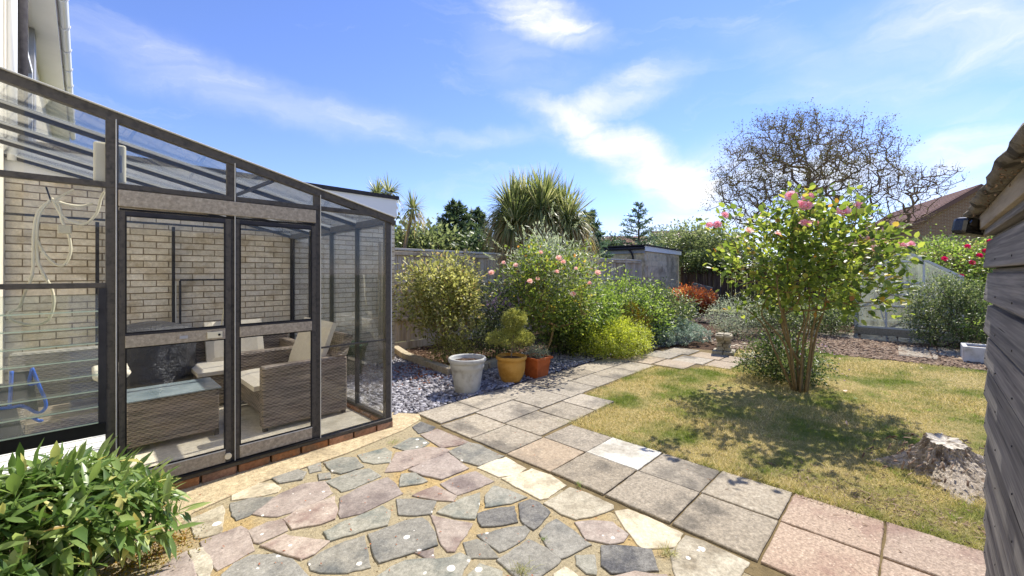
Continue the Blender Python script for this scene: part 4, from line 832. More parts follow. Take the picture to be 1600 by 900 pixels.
# ================================================================= FURNITURE in the lean-to
FZ = .036
def rbox(a, b, name, m, parent, bev=.02, smooth=False): return MB().box(a, b).build(name, M[m], parent, bevel=bev)
ct = thing('coffee_table', 'low grey-brown wicker coffee table with grey glass top inside the lean-to', 'table', (.5, 4.8, FZ))
rbox((.24, 4.52, FZ+.05), (.86, 5.0, .455), 'woven_body', 'wicker', ct, .012)
for (x, y) in ((.26, 4.54), (.84, 4.54), (.26, 4.98), (.84, 4.98)): MB().box((x-.018, y-.018, FZ), (x+.018, y+.018, FZ+.05)).build('leg', M['gunmetal'], ct)
rbox((.225, 4.505, .456), (.875, 5.015, .468), 'glass_top', 'tabletop', ct, .003)
def cushion(a, b, label, tilt=0, group=None):
    c = [(a[i]+b[i])/2 for i in range(3)]; me = MB(); nx, ny = 8, 8; vs = []; fs = []
    hx, hy, hz = [(b[i]-a[i])/2 for i in range(3)]
    for s in (1, -1):
        for i in range(nx+1):
            for j in range(ny+1):
                x = -1+2*i/nx; y = -1+2*j/ny; e = (1-abs(x)**6)**.5*(1-abs(y)**6)**.5 if max(abs(x), abs(y)) < 1 else 0
                vs.append((hx*x, hy*y, s*hz*(.45+.55*e)*(1 - .05*math.sin(7*x+2*y))))
    q = (nx+1)*(ny+1)
    for i in range(nx):
        for j in range(ny):
            k = i*(ny+1)+j; fs.append((k, k+ny+1, k+ny+2, k+1)); fs.append((q+k+1, q+k+ny+2, q+k+ny+1, q+k))
    for i in range(nx): k = i*(ny+1); fs.append((k, q+k, q+k+ny+1, k+ny+1)); k2 = k+ny; fs.append((k2+ny+1, q+k2+ny+1, q+k2, k2))
    for j in range(ny): fs.append((j+1, q+j+1, q+j, j)); k = nx*(ny+1)+j; fs.append((k, q+k, q+k+1, k+1))
    me.add(vs, fs); o = me.build('cushion', M['cushion'], None, smooth=False); o.location = c; o.rotation_euler = tilt if isinstance(tilt, tuple) else (0, tilt, 0)
    return tag(o, label, 'cushion', group)
# loveseat on the right, facing the table
ls = thing('wicker_loveseat', 'grey-brown wicker two-seat armchair in the right corner of the lean-to', 'sofa', (1.6, 4.8, FZ))
rbox((1.14, 4.26, FZ+.03), (1.93, 4.38, .635), 'arm', 'wicker', ls, .02); rbox((1.14, 5.22, FZ+.03), (1.93, 5.34, .635), 'arm', 'wicker', ls, .02)
rbox((1.17, 4.38, FZ+.12), (1.88, 5.22, .37), 'seat_base', 'wicker', ls, .01)
MB().add([(1.80,4.26,.636),(1.93,4.26,.636),(1.93,5.34,.636),(1.80,5.34,.636),(1.93,4.28,.86),(2.01,4.28,.84),(2.01,5.32,.84),(1.93,5.32,.86)], [(3,2,1,0),(4,5,6,7),(0,1,5,4),(1,2,6,5),(2,3,7,6),(3,0,4,7)]).build('backrest', M['wicker'], ls, bevel=.015)
for (x, y) in ((1.17, 4.3), (1.9, 4.3), (1.17, 5.3), (1.9, 5.3)): MB().box((x-.02, y-.02, FZ), (x+.02, y+.02, FZ+.03)).build('foot', M['gunmetal'], ls)
cushion((1.10, 4.39, .372), (1.76, 5.20, .47), 'large cream seat cushion on the wicker loveseat')
cushion((1.48, 4.39, .66), (2.04, 4.80, .76), 'upright cream back cushion nearer the glass on the wicker loveseat', R_(-70), 'loveseat back cushions')
cushion((1.48, 4.80, .66), (2.04, 5.20, .76), 'upright cream back cushion farther from the glass on the wicker loveseat', R_(-70), 'loveseat back cushions')
# long sofa along the brick wall
sf = thing('wicker_sofa', 'long wicker sofa standing along the brick wall behind the coffee table', 'sofa', (1.1, 5.9, FZ))
rbox((1.83, 5.42, FZ+.03), (1.95, 6.15, .63), 'arm', 'wicker', sf)
rbox((.86, 5.47, FZ+.03), (1.83, 6.1, .37), 'seat_base', 'wicker', sf, .01); rbox((.86, 6.1, FZ+.03), (1.95, 6.24, .80), 'backrest', 'wicker', sf)
cushion((.84, 5.42, .372), (1.34, 6.08, .46), 'cream seat cushion on the left half of the long wicker sofa'); cushion((1.35, 5.42, .372), (1.82, 6.08, .46), 'cream seat cushion on the right half of the long wicker sofa')
cushion((1.0, 5.74, .62), (1.6, 6.24, .72), 'cream back cushion leaning on the long wicker sofa', (R_(72), 0, 0))
# left armchair seen through louvres
ac = thing('wicker_armchair', 'wicker armchair behind the louvre window at the far left', 'armchair', (-.1, 5.2, FZ))
rbox((-.42, 5.25, FZ+.03), (.22, 5.38, .84), 'backrest', 'wickerlight', ac); rbox((-.42, 4.72, FZ+.03), (-.30, 5.25, .62), 'arm', 'wicker', ac); rbox((.10, 4.72, FZ+.03), (.22, 5.25, .62), 'arm', 'wicker', ac); rbox((-.30, 4.72, FZ+.1), (.10, 5.25, .38), 'seat_base', 'wicker', ac, .01)
kc = thing('knotted_cushion', 'cream knotted rope seat pad resting on the arm of the wicker armchair', 'cushion', (.16, 4.95, .62))
for k in range(7):
    y = 4.72 + k * .075; MB().tube(smooth([(.07, y, .645), (.11, y+.02, .672), (.16, y-.01, .66), (.21, y+.02, .675), (.26, y, .645)], 4), [.026 + .01*math.sin(j*1.3) for j in range(17)], 8).build('rope', M['cushion'], kc, smooth=True)
# covered barbecue
bb = thing('covered_barbecue', 'barbecue under a shiny black cover by the brick wall', 'barbecue', (.5, 5.92, FZ))
vs = []; nx = 28; prof = [(.31, FZ), (.30, .3), (.28, .6), (.30, .8), (.29, .88), (.22, .93), (.12, .97), (0.01, .95)]
bm_ = MB(); bm_.lathe((.50, 5.92, 0), [(r, z) for r, z in prof], 28, lambda a, z, j: (1 + .10*math.sin(3*a+z*4) + .05*math.sin(9*a+j) + .12*abs(math.cos(2*a))) * (1.15 if j < 6 else 1)); bm_.build('cover', M['cover'], bb, smooth=True)
# blue folding chair frame
fc = thing('blue_folding_chair', 'folding camp chair with bright blue tube trim behind the louvres', 'folding chair', (-.25, 3.95, FZ))
def b3(x, y, V=3.95): return tuple(onV(x, V, y))
for lp in ([(-30, 640), (15, 637), (35, 634), (60, 645), (72, 632), (60, 600), (50, 575)], [(18, 580), (17, 605), (15, 636)], [(50, 652), (62, 658), (66, 656)], [(50, 577), (46, 600), (60, 597)]):
    MB().tube(smooth([b3(*q) for q in lp], 4), .009, 8).build('tube', M['blue'], fc, smooth=True)
q = [b3(18, 582), b3(50, 580), b3(60, 642), b3(15, 636)]; MB().add(q + [(x, y+.01, z) for x, y, z in q], [(0,1,2,3),(7,6,5,4),(0,4,5,1),(1,5,6,2),(2,6,7,3),(3,7,4,0)]).build('fabric', M['bluefab'], fc)
q = [b3(-25, 600), b3(15, 600), b3(40, 690), b3(-30, 700)]; MB().add(q + [(x, y+.01, z) for x, y, z in q], [(0,1,2,3),(7,6,5,4),(0,4,5,1),(1,5,6,2),(2,6,7,3),(3,7,4,0)]).build('fabric', M['bluefab'], fc)
wb = thing('slatted_stand', 'low white slatted plastic stand behind the leafy plant at the left end of the lean-to', 'stand', (-.05, 4.1, FZ))
for k in range(5): MB().box((-.42, 4.02 + k*.118, .20 + k*.006), (.13, 4.13 + k*.118, .225 + k*.006)).build('slat', M['white'], wb, bevel=.005)
for (x, y) in ((-.40, 4.05), (.10, 4.05), (-.40, 4.58), (.10, 4.58)): MB().box((x-.015, y-.015, FZ), (x+.015, y+.015, .199)).build('leg', M['white'], wb)
gb = thing('green_tub', 'dark green round tub beyond the right side glass of the lean-to', 'tub', (2.75, 6.0, 0))
MB().lathe((2.75, 6.0, 0), [(.0, .01), (.17, .01), (.24, .42), (.26, .42), (.26, .46), (.225, .46), (.2, .1), (0, .1)], 28).build('body', M['greenbin'], gb, smooth=True)

# ================================================================= POTS
def lathepot(name, label, p, prof, m, fn=None, soil=None):
    t = thing(name, label, 'plant pot', p); MB().lathe(p, prof, 48, fn).build('body', M[m], t, smooth=True)
    if soil:
        r, z = soil; MB().lathe(p, [(r, z), (r*.7, z+.008), (r*.3, z+.012), (.001, z+.015)], 24, lambda a, zz, j: 1).build('soil', M['compost'], t, smooth=True)
    return t
pg = G(730, 612); pg[2] = 0
sc_ = 0.445
gp = lathepot('grey_pot', 'large pale grey fluted plastic pot of bare soil on the slate chippings', pg,
    [(.0, .005), (.145, .005), (.155, .02), (.163, .06), (.19, .25), (.20, .30), (.213, .31), (.215, .36), (.208, .375), (.232, .385), (.24, .40), (.24, .425), (.232, .438), (.215, .438), (.205, .42), (.2, .36), (.0, .36)], 'greypot',
    lambda a, z, j: (1 + (.022 * (1 if math.sin(12*a) > 0 else -1) * min(1, abs(math.sin(12*a))*2)) * (1 if 2 < j < 5 else 0)), (.199, .385))
k = 60; a_ = rng.uniform(0, 6.28, k); r_ = .17 * np.sqrt(rng.random(k)); scat('soil_crumbs', CH_, np.column_stack([pg[0]+r_*np.cos(a_), pg[1]+r_*np.sin(a_), np.full(k, .393)]), rng.normal(size=(k, 3)), np.full(k, .02), np.full(k, .016), M['bark_chip'], gp, kind='stuff')
py = G(799, 596); py[2] = 0
yp = lathepot('ochre_pot', 'round ochre glazed pot holding a clipped two-tier bush', py,
    [(.0, .005), (.12, .005), (.135, .02), (.17, .1), (.192, .2), (.196, .27), (.185, .30), (.205, .31), (.215, .325), (.215, .345), (.205, .36), (.185, .36), (.178, .33), (.17, .29), (0, .29)], 'yellowpot', None, (.172, .32))
pt_ = G(838, 588); pt_[2] = 0
tp_ = thing('square_planter', 'square terracotta plastic planter beside the ochre pot', 'planter', pt_)
bmx = MB(); x, y = pt_[0], pt_[1]
def frus(b, x, y, s0, s1, z0, z1): b.add([(x-s0, y-s0, z0), (x+s0, y-s0, z0), (x+s0, y+s0, z0), (x-s0, y+s0, z0), (x-s1, y-s1, z1), (x+s1, y-s1, z1), (x+s1, y+s1, z1), (x-s1, y+s1, z1)], [(3,2,1,0),(4,5,6,7),(0,1,5,4),(1,2,6,5),(2,3,7,6),(3,0,4,7)])
frus(bmx, x, y, .118, .15, .0, .26); bmx.build('body', M['terra'], tp_, bevel=.006)
b_ = MB()
for (a, b) in (((x-.175, y-.175), (x+.175, y-.145)), ((x-.175, y+.145), (x+.175, y+.175)), ((x-.175, y-.145), (x-.145, y+.145)), ((x+.145, y-.145), (x+.175, y+.145))): b_.box((*a, .262), (*b, .295))
b_.build('rim', M['terra'], tp_, bevel=.005); MB().box((x-.144, y-.144, .262), (x+.144, y+.144, .275)).build('soil', M['compost'], tp_)
plant('planter_heather', 'wispy grey-green herb growing in the square terracotta planter', 'plant', (x, y, .276), (x, y, .35), (.17, .17, .11), 110, 10, (.028, .006), 'l_grey', 'greystem', spread=.025, rt=.001, rmax=.004, step=.05)
# topiary
tb = np.array([py[0], py[1], .33])
st = thing('cloud_topiary', 'clipped bush with a dome above a wider grey-stemmed cushion growing in the ochre pot', 'shrub', tb)
low = blob((py[0], py[1], .60), (.33, .33, .13), 240, .5, .15, 11, .50); top = blob((py[0]+.03, py[1]-.03, .86), (.165, .165, .13), 150, .7, .05, 12)
nodes, par, tips = grow([tb, tb + [0, 0, .06]], low, .06); skel('stem', nodes, par, radii(par, .0016, .42, .018), M['greystem'], st)
tt = MB(); tt.tube([(py[0], py[1], .36), (py[0]+.02, py[1]-.02, .6), (py[0]+.03, py[1]-.03, .8)], [.012, .01, .008], 6).build('stem', M['greystem'], st)
for pc, T_ in (((py[0], py[1], .5), low), ((py[0]+.03, py[1]-.03, .82), top)):
    k = np.repeat(np.arange(len(T_)), 45); P_ = T_[k] + rng.normal(size=(len(k), 3)) * .018; D = nrm(P_ - np.array(pc)) + rng.normal(size=(len(k), 3)) * .5; D[:, 2] += .3
    scat('foliage', LEAF, P_, D, rng.uniform(.016, .03, len(k)), np.full(len(k), .009), M['l_topiary'], st)

# ================================================================= FENCES
VF = 7.26; UF0, UF1 = 3.2, 14.5
fb = MB().box((0, 0, 0), (.094, .014, 1.82)); fme = bpy.data.meshes.new('fence_board'); fme.from_pydata(fb.v, [], fb.f); fme.materials.append(M['fence'])
fe = thing('long_fence', 'weathered grey vertical board fence behind the left border', 'fence', (UF0, VF, 0))
u = UF0
while u < UF1:
    o = bpy.data.objects.new('board', fme); COL.objects.link(o); o.parent = fe; o.location = (u - UF0, .0 + rnd.uniform(-.002, .004), .14 + rnd.uniform(-.006, .006)); o.rotation_euler = (0, rnd.uniform(-.004, .004), R_(4)); u += .1
MB().box((UF0, VF-.035, 1.955), (UF1, VF+.03, 1.998)).build('capping', M['fencecap'], fe, bevel=.004)
for z in (1.86, 1.28, .56): MB().box((UF0, VF-.045, z), (UF1, VF-.004, z+.07)).build('rail', M['fence'], fe, bevel=.004)
MB().box((UF0, VF-.04, 0), (UF1, VF+.02, .135)).build('gravel_board', M['fence'], fe)
for u in np.arange(UF0 + .9, UF1, 1.83): MB().box((u, VF-.06, 0), (u+.1, VF-.046, 2.05)).build('post', M['fence'], fe, bevel=.004)
# far garage with block wall
u2 = onV(1007, VF)[0]; ur = onV(1062, VF)[0]
g2 = thing('block_garage', 'concrete block garage with white fascia and flat roof at the far left corner', 'garage', (u2, VF, 0))
MB().box((u2+.02, VF+.02, 0), (ur-.02, VF+5.5, 2.34)).build('wall', M['blockwall'], g2)
blk = brickproto('block', .438, .213, .03, M['blockwall']); blk2 = MB().box((0, 0, 0), (.03, .438, .213)); blm = bpy.data.meshes.new('block'); blm.from_pydata(blk2.v, [], blk2.f); blm.materials.append(M['blockwall'])
for r in range(11):
    z = r * .2225
    if z > 2.15: break
    u = u2 + .03 - (.22 if r % 2 else 0)
    while u < ur - .05:
        if u >= u2 and u + .438 < ur: o = bpy.data.objects.new('block', blk); COL.objects.link(o); o.parent = g2; o.location = (u - u2, -.004 + rnd.uniform(-.002, .002), z)
        u += .448
    v = VF + .06 + (.22 if r % 2 else 0)
    while v < VF + 5 and z > 1.5:
        o = bpy.data.objects.new('block', blm); COL.objects.link(o); o.parent = g2; o.location = (-.005, v - VF, z); v += .448
zc = onV(1007, VF, 384)[2]
MB().add([(u2-.06, VF-.06, zc-.2), (ur+.04, VF-.06, zc-.25), (ur+.04, VF-.06, zc-.09), (u2-.06, VF-.06, zc), (u2-.06, VF-.035, zc-.2), (ur+.04, VF-.035, zc-.25), (ur+.04, VF-.035, zc-.09), (u2-.06, VF-.035, zc)], [(0,1,2,3),(7,6,5,4),(0,4,5,1),(1,5,6,2),(2,6,7,3),(3,7,4,0)]).build('fascia', M['white'], g2)
MB().box((u2-.06, VF-.034, zc-.28), (u2-.035, VF+5.6, zc-.06)).build('fascia', M['greytrim'], g2)
MB().tube([(u2-.11, VF-.05, zc-.09), (u2-.11, VF+5.6, zc-.09)], .055, 10).build('gutter', M['felt'], g2, smooth=True)
MB().tube(smooth([(u2-.1, VF+.6, zc-.12), (u2-.06, VF+.45, zc-.4), (u2-.03, VF+.4, 1.2)], 4), .04, 8).build('downpipe', M['felt'], g2, smooth=True)
MB().box((u2-.004, VF+2.6, zc-.52), (u2+.02, VF+3.6, zc-.3)).build('window', M['felt'], g2)
MB().add([(u2-.1, VF-.1, zc+.0), (ur+.1, VF-.1, zc-.09), (ur+.1, VF+5.6, zc-.09), (u2-.1, VF+5.6, zc+.0), (u2-.1, VF-.1, zc+.05), (ur+.1, VF-.1, zc-.04), (ur+.1, VF+5.6, zc-.04), (u2-.1, VF+5.6, zc+.05)], [(3,2,1,0),(4,5,6,7),(0,1,5,4),(1,2,6,5),(2,3,7,6),(3,0,4,7)]).build('roof', M['felt'], g2)
# back fence
UBK = ur - .1
bf = thing('back_fence', 'old dark brown board fence under ivy at the end of the garden', 'fence', (UBK, VF, 0))
db = MB().box((0, 0, 0), (.016, .13, 1.75)); dme = bpy.data.meshes.new('board'); dme.from_pydata(db.v, [], db.f); dme.materials.append(M['darkfence'])
v = VF - .2; bcount = 0
while v > -6:
    o = bpy.data.objects.new('board', dme); COL.objects.link(o); o.parent = bf; o.location = (0, v - VF, .05 + rnd.uniform(-.03, .05)); o.rotation_euler = (rnd.uniform(-.01, .01), 0, R_(-3)); v -= .137
for vv in (5.9, 3.9, 1.9, -.1, -2.1): MB().box((UBK-.1, vv, 0), (UBK-.004, vv+.1, 2.0)).build('post', M['darkfence'], bf)
MB().box((UBK-.05, -6, 1.5), (UBK-.003, VF-.1, 1.58)).build('rail', M['darkfence'], bf)

# ================================================================= SMALL GREENHOUSE
UG = 13.35; VL, VR = onU(1336, UG)[1] if False else .96, -.84; VC = (VL + VR) / 2; ZE, ZA = 1.42, 2.02; GL = 1.95
gh = thing('small_greenhouse', 'small silver-framed greenhouse with dusty panes at the right back of the lawn', 'greenhouse', (UG, VC, 0))
MB().box((UG-.03, VR-.03, 0), (UG+GL+.03, VR+.05, .17)).build('base_board', M['kerb'], gh); MB().box((UG-.03, VL-.05, 0), (UG+GL+.03, VL+.03, .17)).build('base_board', M['kerb'], gh); MB().box((UG-.03, VR+.05, 0), (UG+.05, VL-.05, .17)).build('base_board', M['kerb'], gh)
def gbar(p, q, w_=.045, nm='frame_bar'): return MB().beam(p, q, w_, w_).build(nm, M['ghframe'], gh)
for uu in (UG, UG+GL):
    for vv in (VL, VR): gbar((uu, vv, .17), (uu, vv, ZE))
    gbar((uu, VL, ZE), (uu, VC, ZA)); gbar((uu, VR, ZE), (uu, VC, ZA)); gbar((uu, VL, .19), (uu, VR, .19))
for vv, z in ((VL, ZE), (VR, ZE), (VC, ZA)): gbar((UG, vv, z), (UG+GL, vv, z))
for k in (1, 2):
    uu = UG + GL*k/3
    for vv in (VL, VR): gbar((uu, vv, .17), (uu, vv, ZE), .025); gbar((uu, vv, ZE), (uu, VC, ZA), .025)
d0, d1 = VC + .34, VC - .30
zz = lambda v: ZE + (ZA-ZE) * (1 - abs(v-VC)/((VL-VR)/2))
gbar((UG, d0, .17), (UG, d0, zz(d0)), .04); gbar((UG, d1, .17), (UG, d1, zz(d1)), .04); gbar((UG, d0, 1.78), (UG, d1, 1.78), .04, 'door_head')
for z in (1.28, 1.0, .72): gbar((UG, d0, z), (UG, d1, z), .035, 'door_rail')
gbar((UG-.01, VL-.1, 1.3 if False else ZE-.25), (UG-.01, d0, .25), .02, 'brace') if False else None
gbar((UG-.02, d0, .22), (UG-.02, VL-.38, .95), .02, 'brace')
gp_ = lambda vs: MB().add(list(vs) + [(x+.005, y+.0, z+.003) for x, y, z in vs], [(0,1,2,3),(7,6,5,4)]).build('pane', M['ghglass'], gh)
gp_([(UG, VL, .2), (UG, d0, .2), (UG, d0, zz(d0)), (UG, VL, ZE)]); gp_([(UG, d0, .2), (UG, d1, .2), (UG, d1, zz(d1)), (UG, d0, zz(d0))]); gp_([(UG, d1, .2), (UG, VR, .2), (UG, VR, ZE), (UG, d1, zz(d1))]); gp_([(UG, d0, zz(d0)), (UG, d1, zz(d1)), (UG, VC, ZA), (UG, VC+.01, ZA)])
gp_ = lambda vs: MB().add(list(vs) + [(x+.005, y+.0, z+.003) for x, y, z in vs], [(0,1,2,3),(7,6,5,4)]).build('pane', M['ghclear'], gh)
gp_([(UG+GL, VL, .2), (UG+GL, VR, .2), (UG+GL, VR, ZE), (UG+GL, VL, ZE)])
for k in range(3):
    a, b = UG+GL*k/3, UG+GL*(k+1)/3
    for vv in (VL, VR): gp_([(a, vv, .2), (b, vv, .2), (b, vv, ZE), (a, vv, ZE)]); gp_([(a, vv, ZE), (b, vv, ZE), (b, VC, ZA), (a, VC, ZA)])
sh = thing('greenhouse_staging', 'pale slatted staging shelves standing inside the small greenhouse', 'shelf', (UG+.9, VC, .0))
for z in (.75, 1.15): MB().box((UG+.3, VR+.1, z), (UG+1.8, VC-.1, z+.03)).build('shelf', M['ghframe'], sh)
for x_ in (UG+.35, UG+1.75): MB().box((x_, VR+.12, .0), (x_+.03, VR+.15, .75)).build('leg', M['ghframe'], sh); MB().box((x_, VC-.15, .0), (x_+.03, VC-.12, .75)).build('leg', M['ghframe'], sh)

# ================================================================= BRICK-STACK ORNAMENT, TROUGH, FAR POTS
bs = thing('stacked_stone_pedestal', 'little pedestal of stacked pale bricks and slabs at the end of the path', 'ornament', G(1131, 553))
c0 = G(1131, 553); z = .012
for (w_, d_, h_, rz_) in [(.38, .36, .06, .2), (.22, .24, .07, .35), (.24, .2, .06, .1), (.2, .22, .06, .5), (.25, .24, .045, .2), (.36, .28, .045, .3), (.26, .22, .02, .15)]:
    m_ = MB(); m_.box((-w_/2, -d_/2, 0), (w_/2, -.008, h_)); m_.box((-w_/2+.01, .008, 0), (w_/2-.015, d_/2, h_))
    for k in range(2):
        b = MB(); b.box(*(((-w_/2, -d_/2, 0), (w_/2, -.006, h_)), ((-w_/2+.012, .006, 0), (w_/2-.015, d_/2, h_-.002)))[k]); me = b.build('stone', M['buff'], bs, bevel=.006, loc=None)
        me.data.transform(Matrix.Rotation(rz_ , 4, 'Z')) if False else None
        me.data.transform(Matrix.Translation(wloc(bs))); me.data.transform(Matrix.Rotation(rz_, 4, 'Z')); me.location = (0, 0, z)
    z += h_ + .002
tr = thing('stone_trough', 'white rectangular stone trough with soil by the shed corner', 'planter', G(1545, 567))
p = G(1505, 566); x0, y0 = p[0], p[1]; q = MB(); L_, W_, H_ = .55, .95, .27
q.box((x0, y0-W_, 0), (x0+.06, y0, H_)); q.box((x0+L_-.06, y0-W_, 0), (x0+L_, y0, H_)); q.box((x0+.06, y0-.06, 0), (x0+L_-.06, y0, H_)); q.box((x0+.06, y0-W_, 0), (x0+L_-.06, y0-W_+.06, H_)); q.build('body', M['trough'], tr, bevel=.012)
MB().box((x0+.06, y0-W_+.06, 0), (x0+L_-.06, y0-.06, H_-.04)).build('soil', M['compost'], tr)
def planter(name, label, x, y, s0, s1, h, m, pl_label, pm_, r, ph):
    p = G(x, y); t = thing(name, label, 'plant pot', p); MB().lathe((p[0], p[1], 0), [(0, .005), (s0, .005), (s1, h-.04), (s1+.02, h-.035), (s1+.02, h), (s1-.02, h), (s1-.03, h-.05), (0, h-.05)], 28).build('body', M[m], t, smooth=True)
    plant('potted_maple', pl_label, 'shrub', (p[0], p[1], h-.05), (p[0], p[1], h + ph*.45), (r, r, ph*.6), 150, 16, (.085, .045), pm_, 'darkstem', spread=.08, rt=.0025, rmax=.014, step=.12, zmin=h-.02)
planter('dark_blue_pot', 'slate-blue pot with an orange-leaved maple near the block garage', 1078, 492, .26, .33, .42, 'bluepot', 'orange-leaved maple spreading over the slate-blue pot', 'l_orange', .62, .55)
planter('terracotta_pot', 'terracotta pot just right of the slate-blue pot', 1098, 489, .22, .30, .38, 'terra', 'copper-red low maple in the terracotta pot', 'l_orange', .45, .38)
p = G(1119, 478); bbn = thing('blue_barrel', 'blue plastic barrel standing in front of the dark back fence', 'barrel', p)
MB().lathe((p[0], p[1], 0), [(0, .01), (.42, .01), (.46, .1), (.46, .45), (.48, .47), (.48, .75), (.46, .77), (.47, .86), (.40, .88), (0, .88)], 28).build('body', M['bluebin'], bbn, smooth=True)
p = at(1100, 15.6, 450); pn = thing('perforated_metal_sheet', 'grey-green perforated panel leaning on the back fence beside the blue barrel', 'metal sheet', (p[0], p[1], 0))
b = MB(); b.beam((p[0]+.35, p[1]+.35, 0), (p[0]+.15, p[1]+.1, 1.05), .75, .03, up=(1, 0, 0)); b.build('sheet', M['panel'], pn)
for k in range(4): MB().beam((p[0]+.24-.04*k, p[1]+.2-.05*k, .3+.2*k), (p[0]+.2-.04*k, p[1]+.2-.05*k, .33+.2*k), .06, .03).build('hole', M['felt'], pn)

# ================================================================= SHED (right foreground)
SA = R_(-1.3); cs, ss = math.cos(SA), math.sin(SA)
C0 = at(1545, 1.90, 900)[:2]
sdd = thing('timber_shed', 'weathered grey shiplap shed with curling felt roof at the right edge', 'shed', (C0[0], C0[1], 0))
def sxy(a, b, z): return (C0[0] + a*cs - b*ss, C0[1] + a*ss + b*cs, z)      # a along the wall (negative = towards camera), b outwards
def shex(a0, a1, pr, nm, m, bevel=0):  # profile pr (b,z) extruded along a
    n = len(pr); vs = [sxy(a0, b, z) for b, z in pr] + [sxy(a1, b, z) for b, z in pr]; fs = [tuple(range(n)), tuple(range(2*n-1, n-1, -1))] + [(i, n+i, n+(i+1) % n, (i+1) % n) for i in range(n)]
    return MB().add(vs, fs).build(nm, M[m], sdd, bevel=bevel)
zb = [.05 + .1475*k for k in range(13)]
for i in range(12):
    z0, z1 = zb[i], zb[i+1]; jb = rnd.uniform(-.001, .002)
    shex(-3.2, -.0 + rnd.uniform(-.004, .006), [(-.02, z0), (.014+jb, z0), (.016+jb, z0+.006), (.004, z1-.026), (-.012, z1-.022), (-.012, z1-.005), (-.02, z1-.005)], 'board', 'shed')
nb_ = MB()
for zz0 in zb[:-1]:
    for aa in (-.04, -.45, -.9, -1.35, -1.8): nb_.tube([sxy(aa, .010, zz0+.03), sxy(aa, .0165, zz0+.03)], .0035, 6)
nb_.build('nails', M['gunmetal'], sdd, kind='stuff')
shex(-3.2, -.0, [(-.06, .0), (-.022, .0), (-.022, 1.80), (-.06, 1.80)], 'inner_wall', 'gunmetal')
MB().add([sxy(-.02, -.02, 0), sxy(-.001, -.02, 0), sxy(-.001, -2.0, 0), sxy(-.02, -2.0, 0), sxy(-.02, -.02, 1.8), sxy(-.001, -.02, 1.8), sxy(-.001, -2.0, 2.2), sxy(-.02, -2.0, 2.2)], [(3,2,1,0),(4,5,6,7),(0,1,5,4),(1,2,6,5),(2,3,7,6),(3,0,4,7)]).build('end_wall', M['shed'], sdd)
# curling felt roof with thick uneven edge
vs = []; fs = []; na, nb = 60, 10
for i in range(na+1):
    a = -3.3 + 3.45*i/na; wob = .004*math.sin(a*9) + .003*math.sin(a*23)
    ring = [(-1.6, 2.22), (-.9, 2.03), (-.3, 1.885), (-.0, 1.825), (.06+wob, 1.80+wob*.5), (.075+wob, 1.782), (.06+wob, 1.765), (.0, 1.772 + wob*.3), (-.03, 1.80), (-.9, 1.99), (-1.6, 2.17)]
    for b, z in ring: vs.append(sxy(a, b + rnd.gauss(0, .002), z + rnd.gauss(0, .002)))
nr = 11
for i in range(na):
    for j in range(nr-1): fs.append((i*nr+j, i*nr+j+1, (i+1)*nr+j+1, (i+1)*nr+j))
fs.append(tuple(range(nr-1, -1, -1))); fs.append(tuple(na*nr+j for j in range(nr)))
MB().add(vs, fs).build('roof_felt', M['shedfelt'], sdd, smooth=True)
shex(-3.2, .0, [(.0, 1.70), (.03, 1.70), (.03, 1.765), (.0, 1.765)], 'eaves_board', 'shedwood', .003)
vs = [sxy(.06, -1.6, 2.1), sxy(.06, .02, 1.67), sxy(.06, .06, 1.74), sxy(.06, .04, 1.79), sxy(.06, -1.6, 2.21)]; vs += [sxy(.09, -1.6, 2.1), sxy(.09, .02, 1.67), sxy(.09, .06, 1.74), sxy(.09, .04, 1.79), sxy(.09, -1.6, 2.21)]
MB().add(vs, [(0,1,2,3,4), (9,8,7,6,5)] + [(i, 5+i, 5+(i+1) % 5, (i+1) % 5) for i in range(5)]).build('barge_board', M['shedwood'], sdd, bevel=.003)
k = 120; T = np.array([sxy(rnd.uniform(-1.6, .12), rnd.uniform(.02, .07), 1.76) for _ in range(k)]); scat('moss', CH_, T + rng.normal(size=(k, 3))*[.0, .004, .01], rng.normal(size=(k, 3)), rng.uniform(.004, .011, k), rng.uniform(.003, .007, k), M['bark_chip'], sdd, kind='stuff')
# security camera
sp_ = at(1516, 1.93, 355); sc = thing('security_camera', 'small black security camera on the shed corner under the eaves', 'camera', tuple(sp_))
hd = MB(); ca_ = nrm(np.array([-.82, .25, -.12])); 
bq = MB(); bq.box((-.06, -.035, -.04), (.06, .035, .04)); o = bq.build('body', M['blackplastic'], sc, bevel=.018); o.data.transform(Matrix.Translation(Vector(wloc(sc)))); o.rotation_euler = (R_(4), R_(8), R_(-42)); o.location = (0, 0, 0)
o2 = MB(); o2.tube([(-.035, -.035, .012), (-.035, -.042, .012)], .017, 16); o2 = o2.build('lens', M['lens'], o); o2.data.transform(Matrix.Translation(wloc(o)))
o3 = MB(); o3.tube([(.01, -.035, -.0), (.01, -.038, -.0)], .01, 12); o3 = o3.build('sensor', M['lens'], o); o3.data.transform(Matrix.Translation(wloc(o)))
e = sxy(-.02, .013, 1.715); MB().tube(smooth([tuple(sp_ + RT*.06), tuple(sp_ + RT*.09 + np.array([0, 0, .01])), e], 4), .014, 10).build('bracket', M['blackplastic'], sc, smooth=True)
MB().tube([tuple(np.array(e) + [0, .0, -.0]), tuple(np.array(e) + [0, .012, 0])], .03, 14).build('mount', M['blackplastic'], sc)

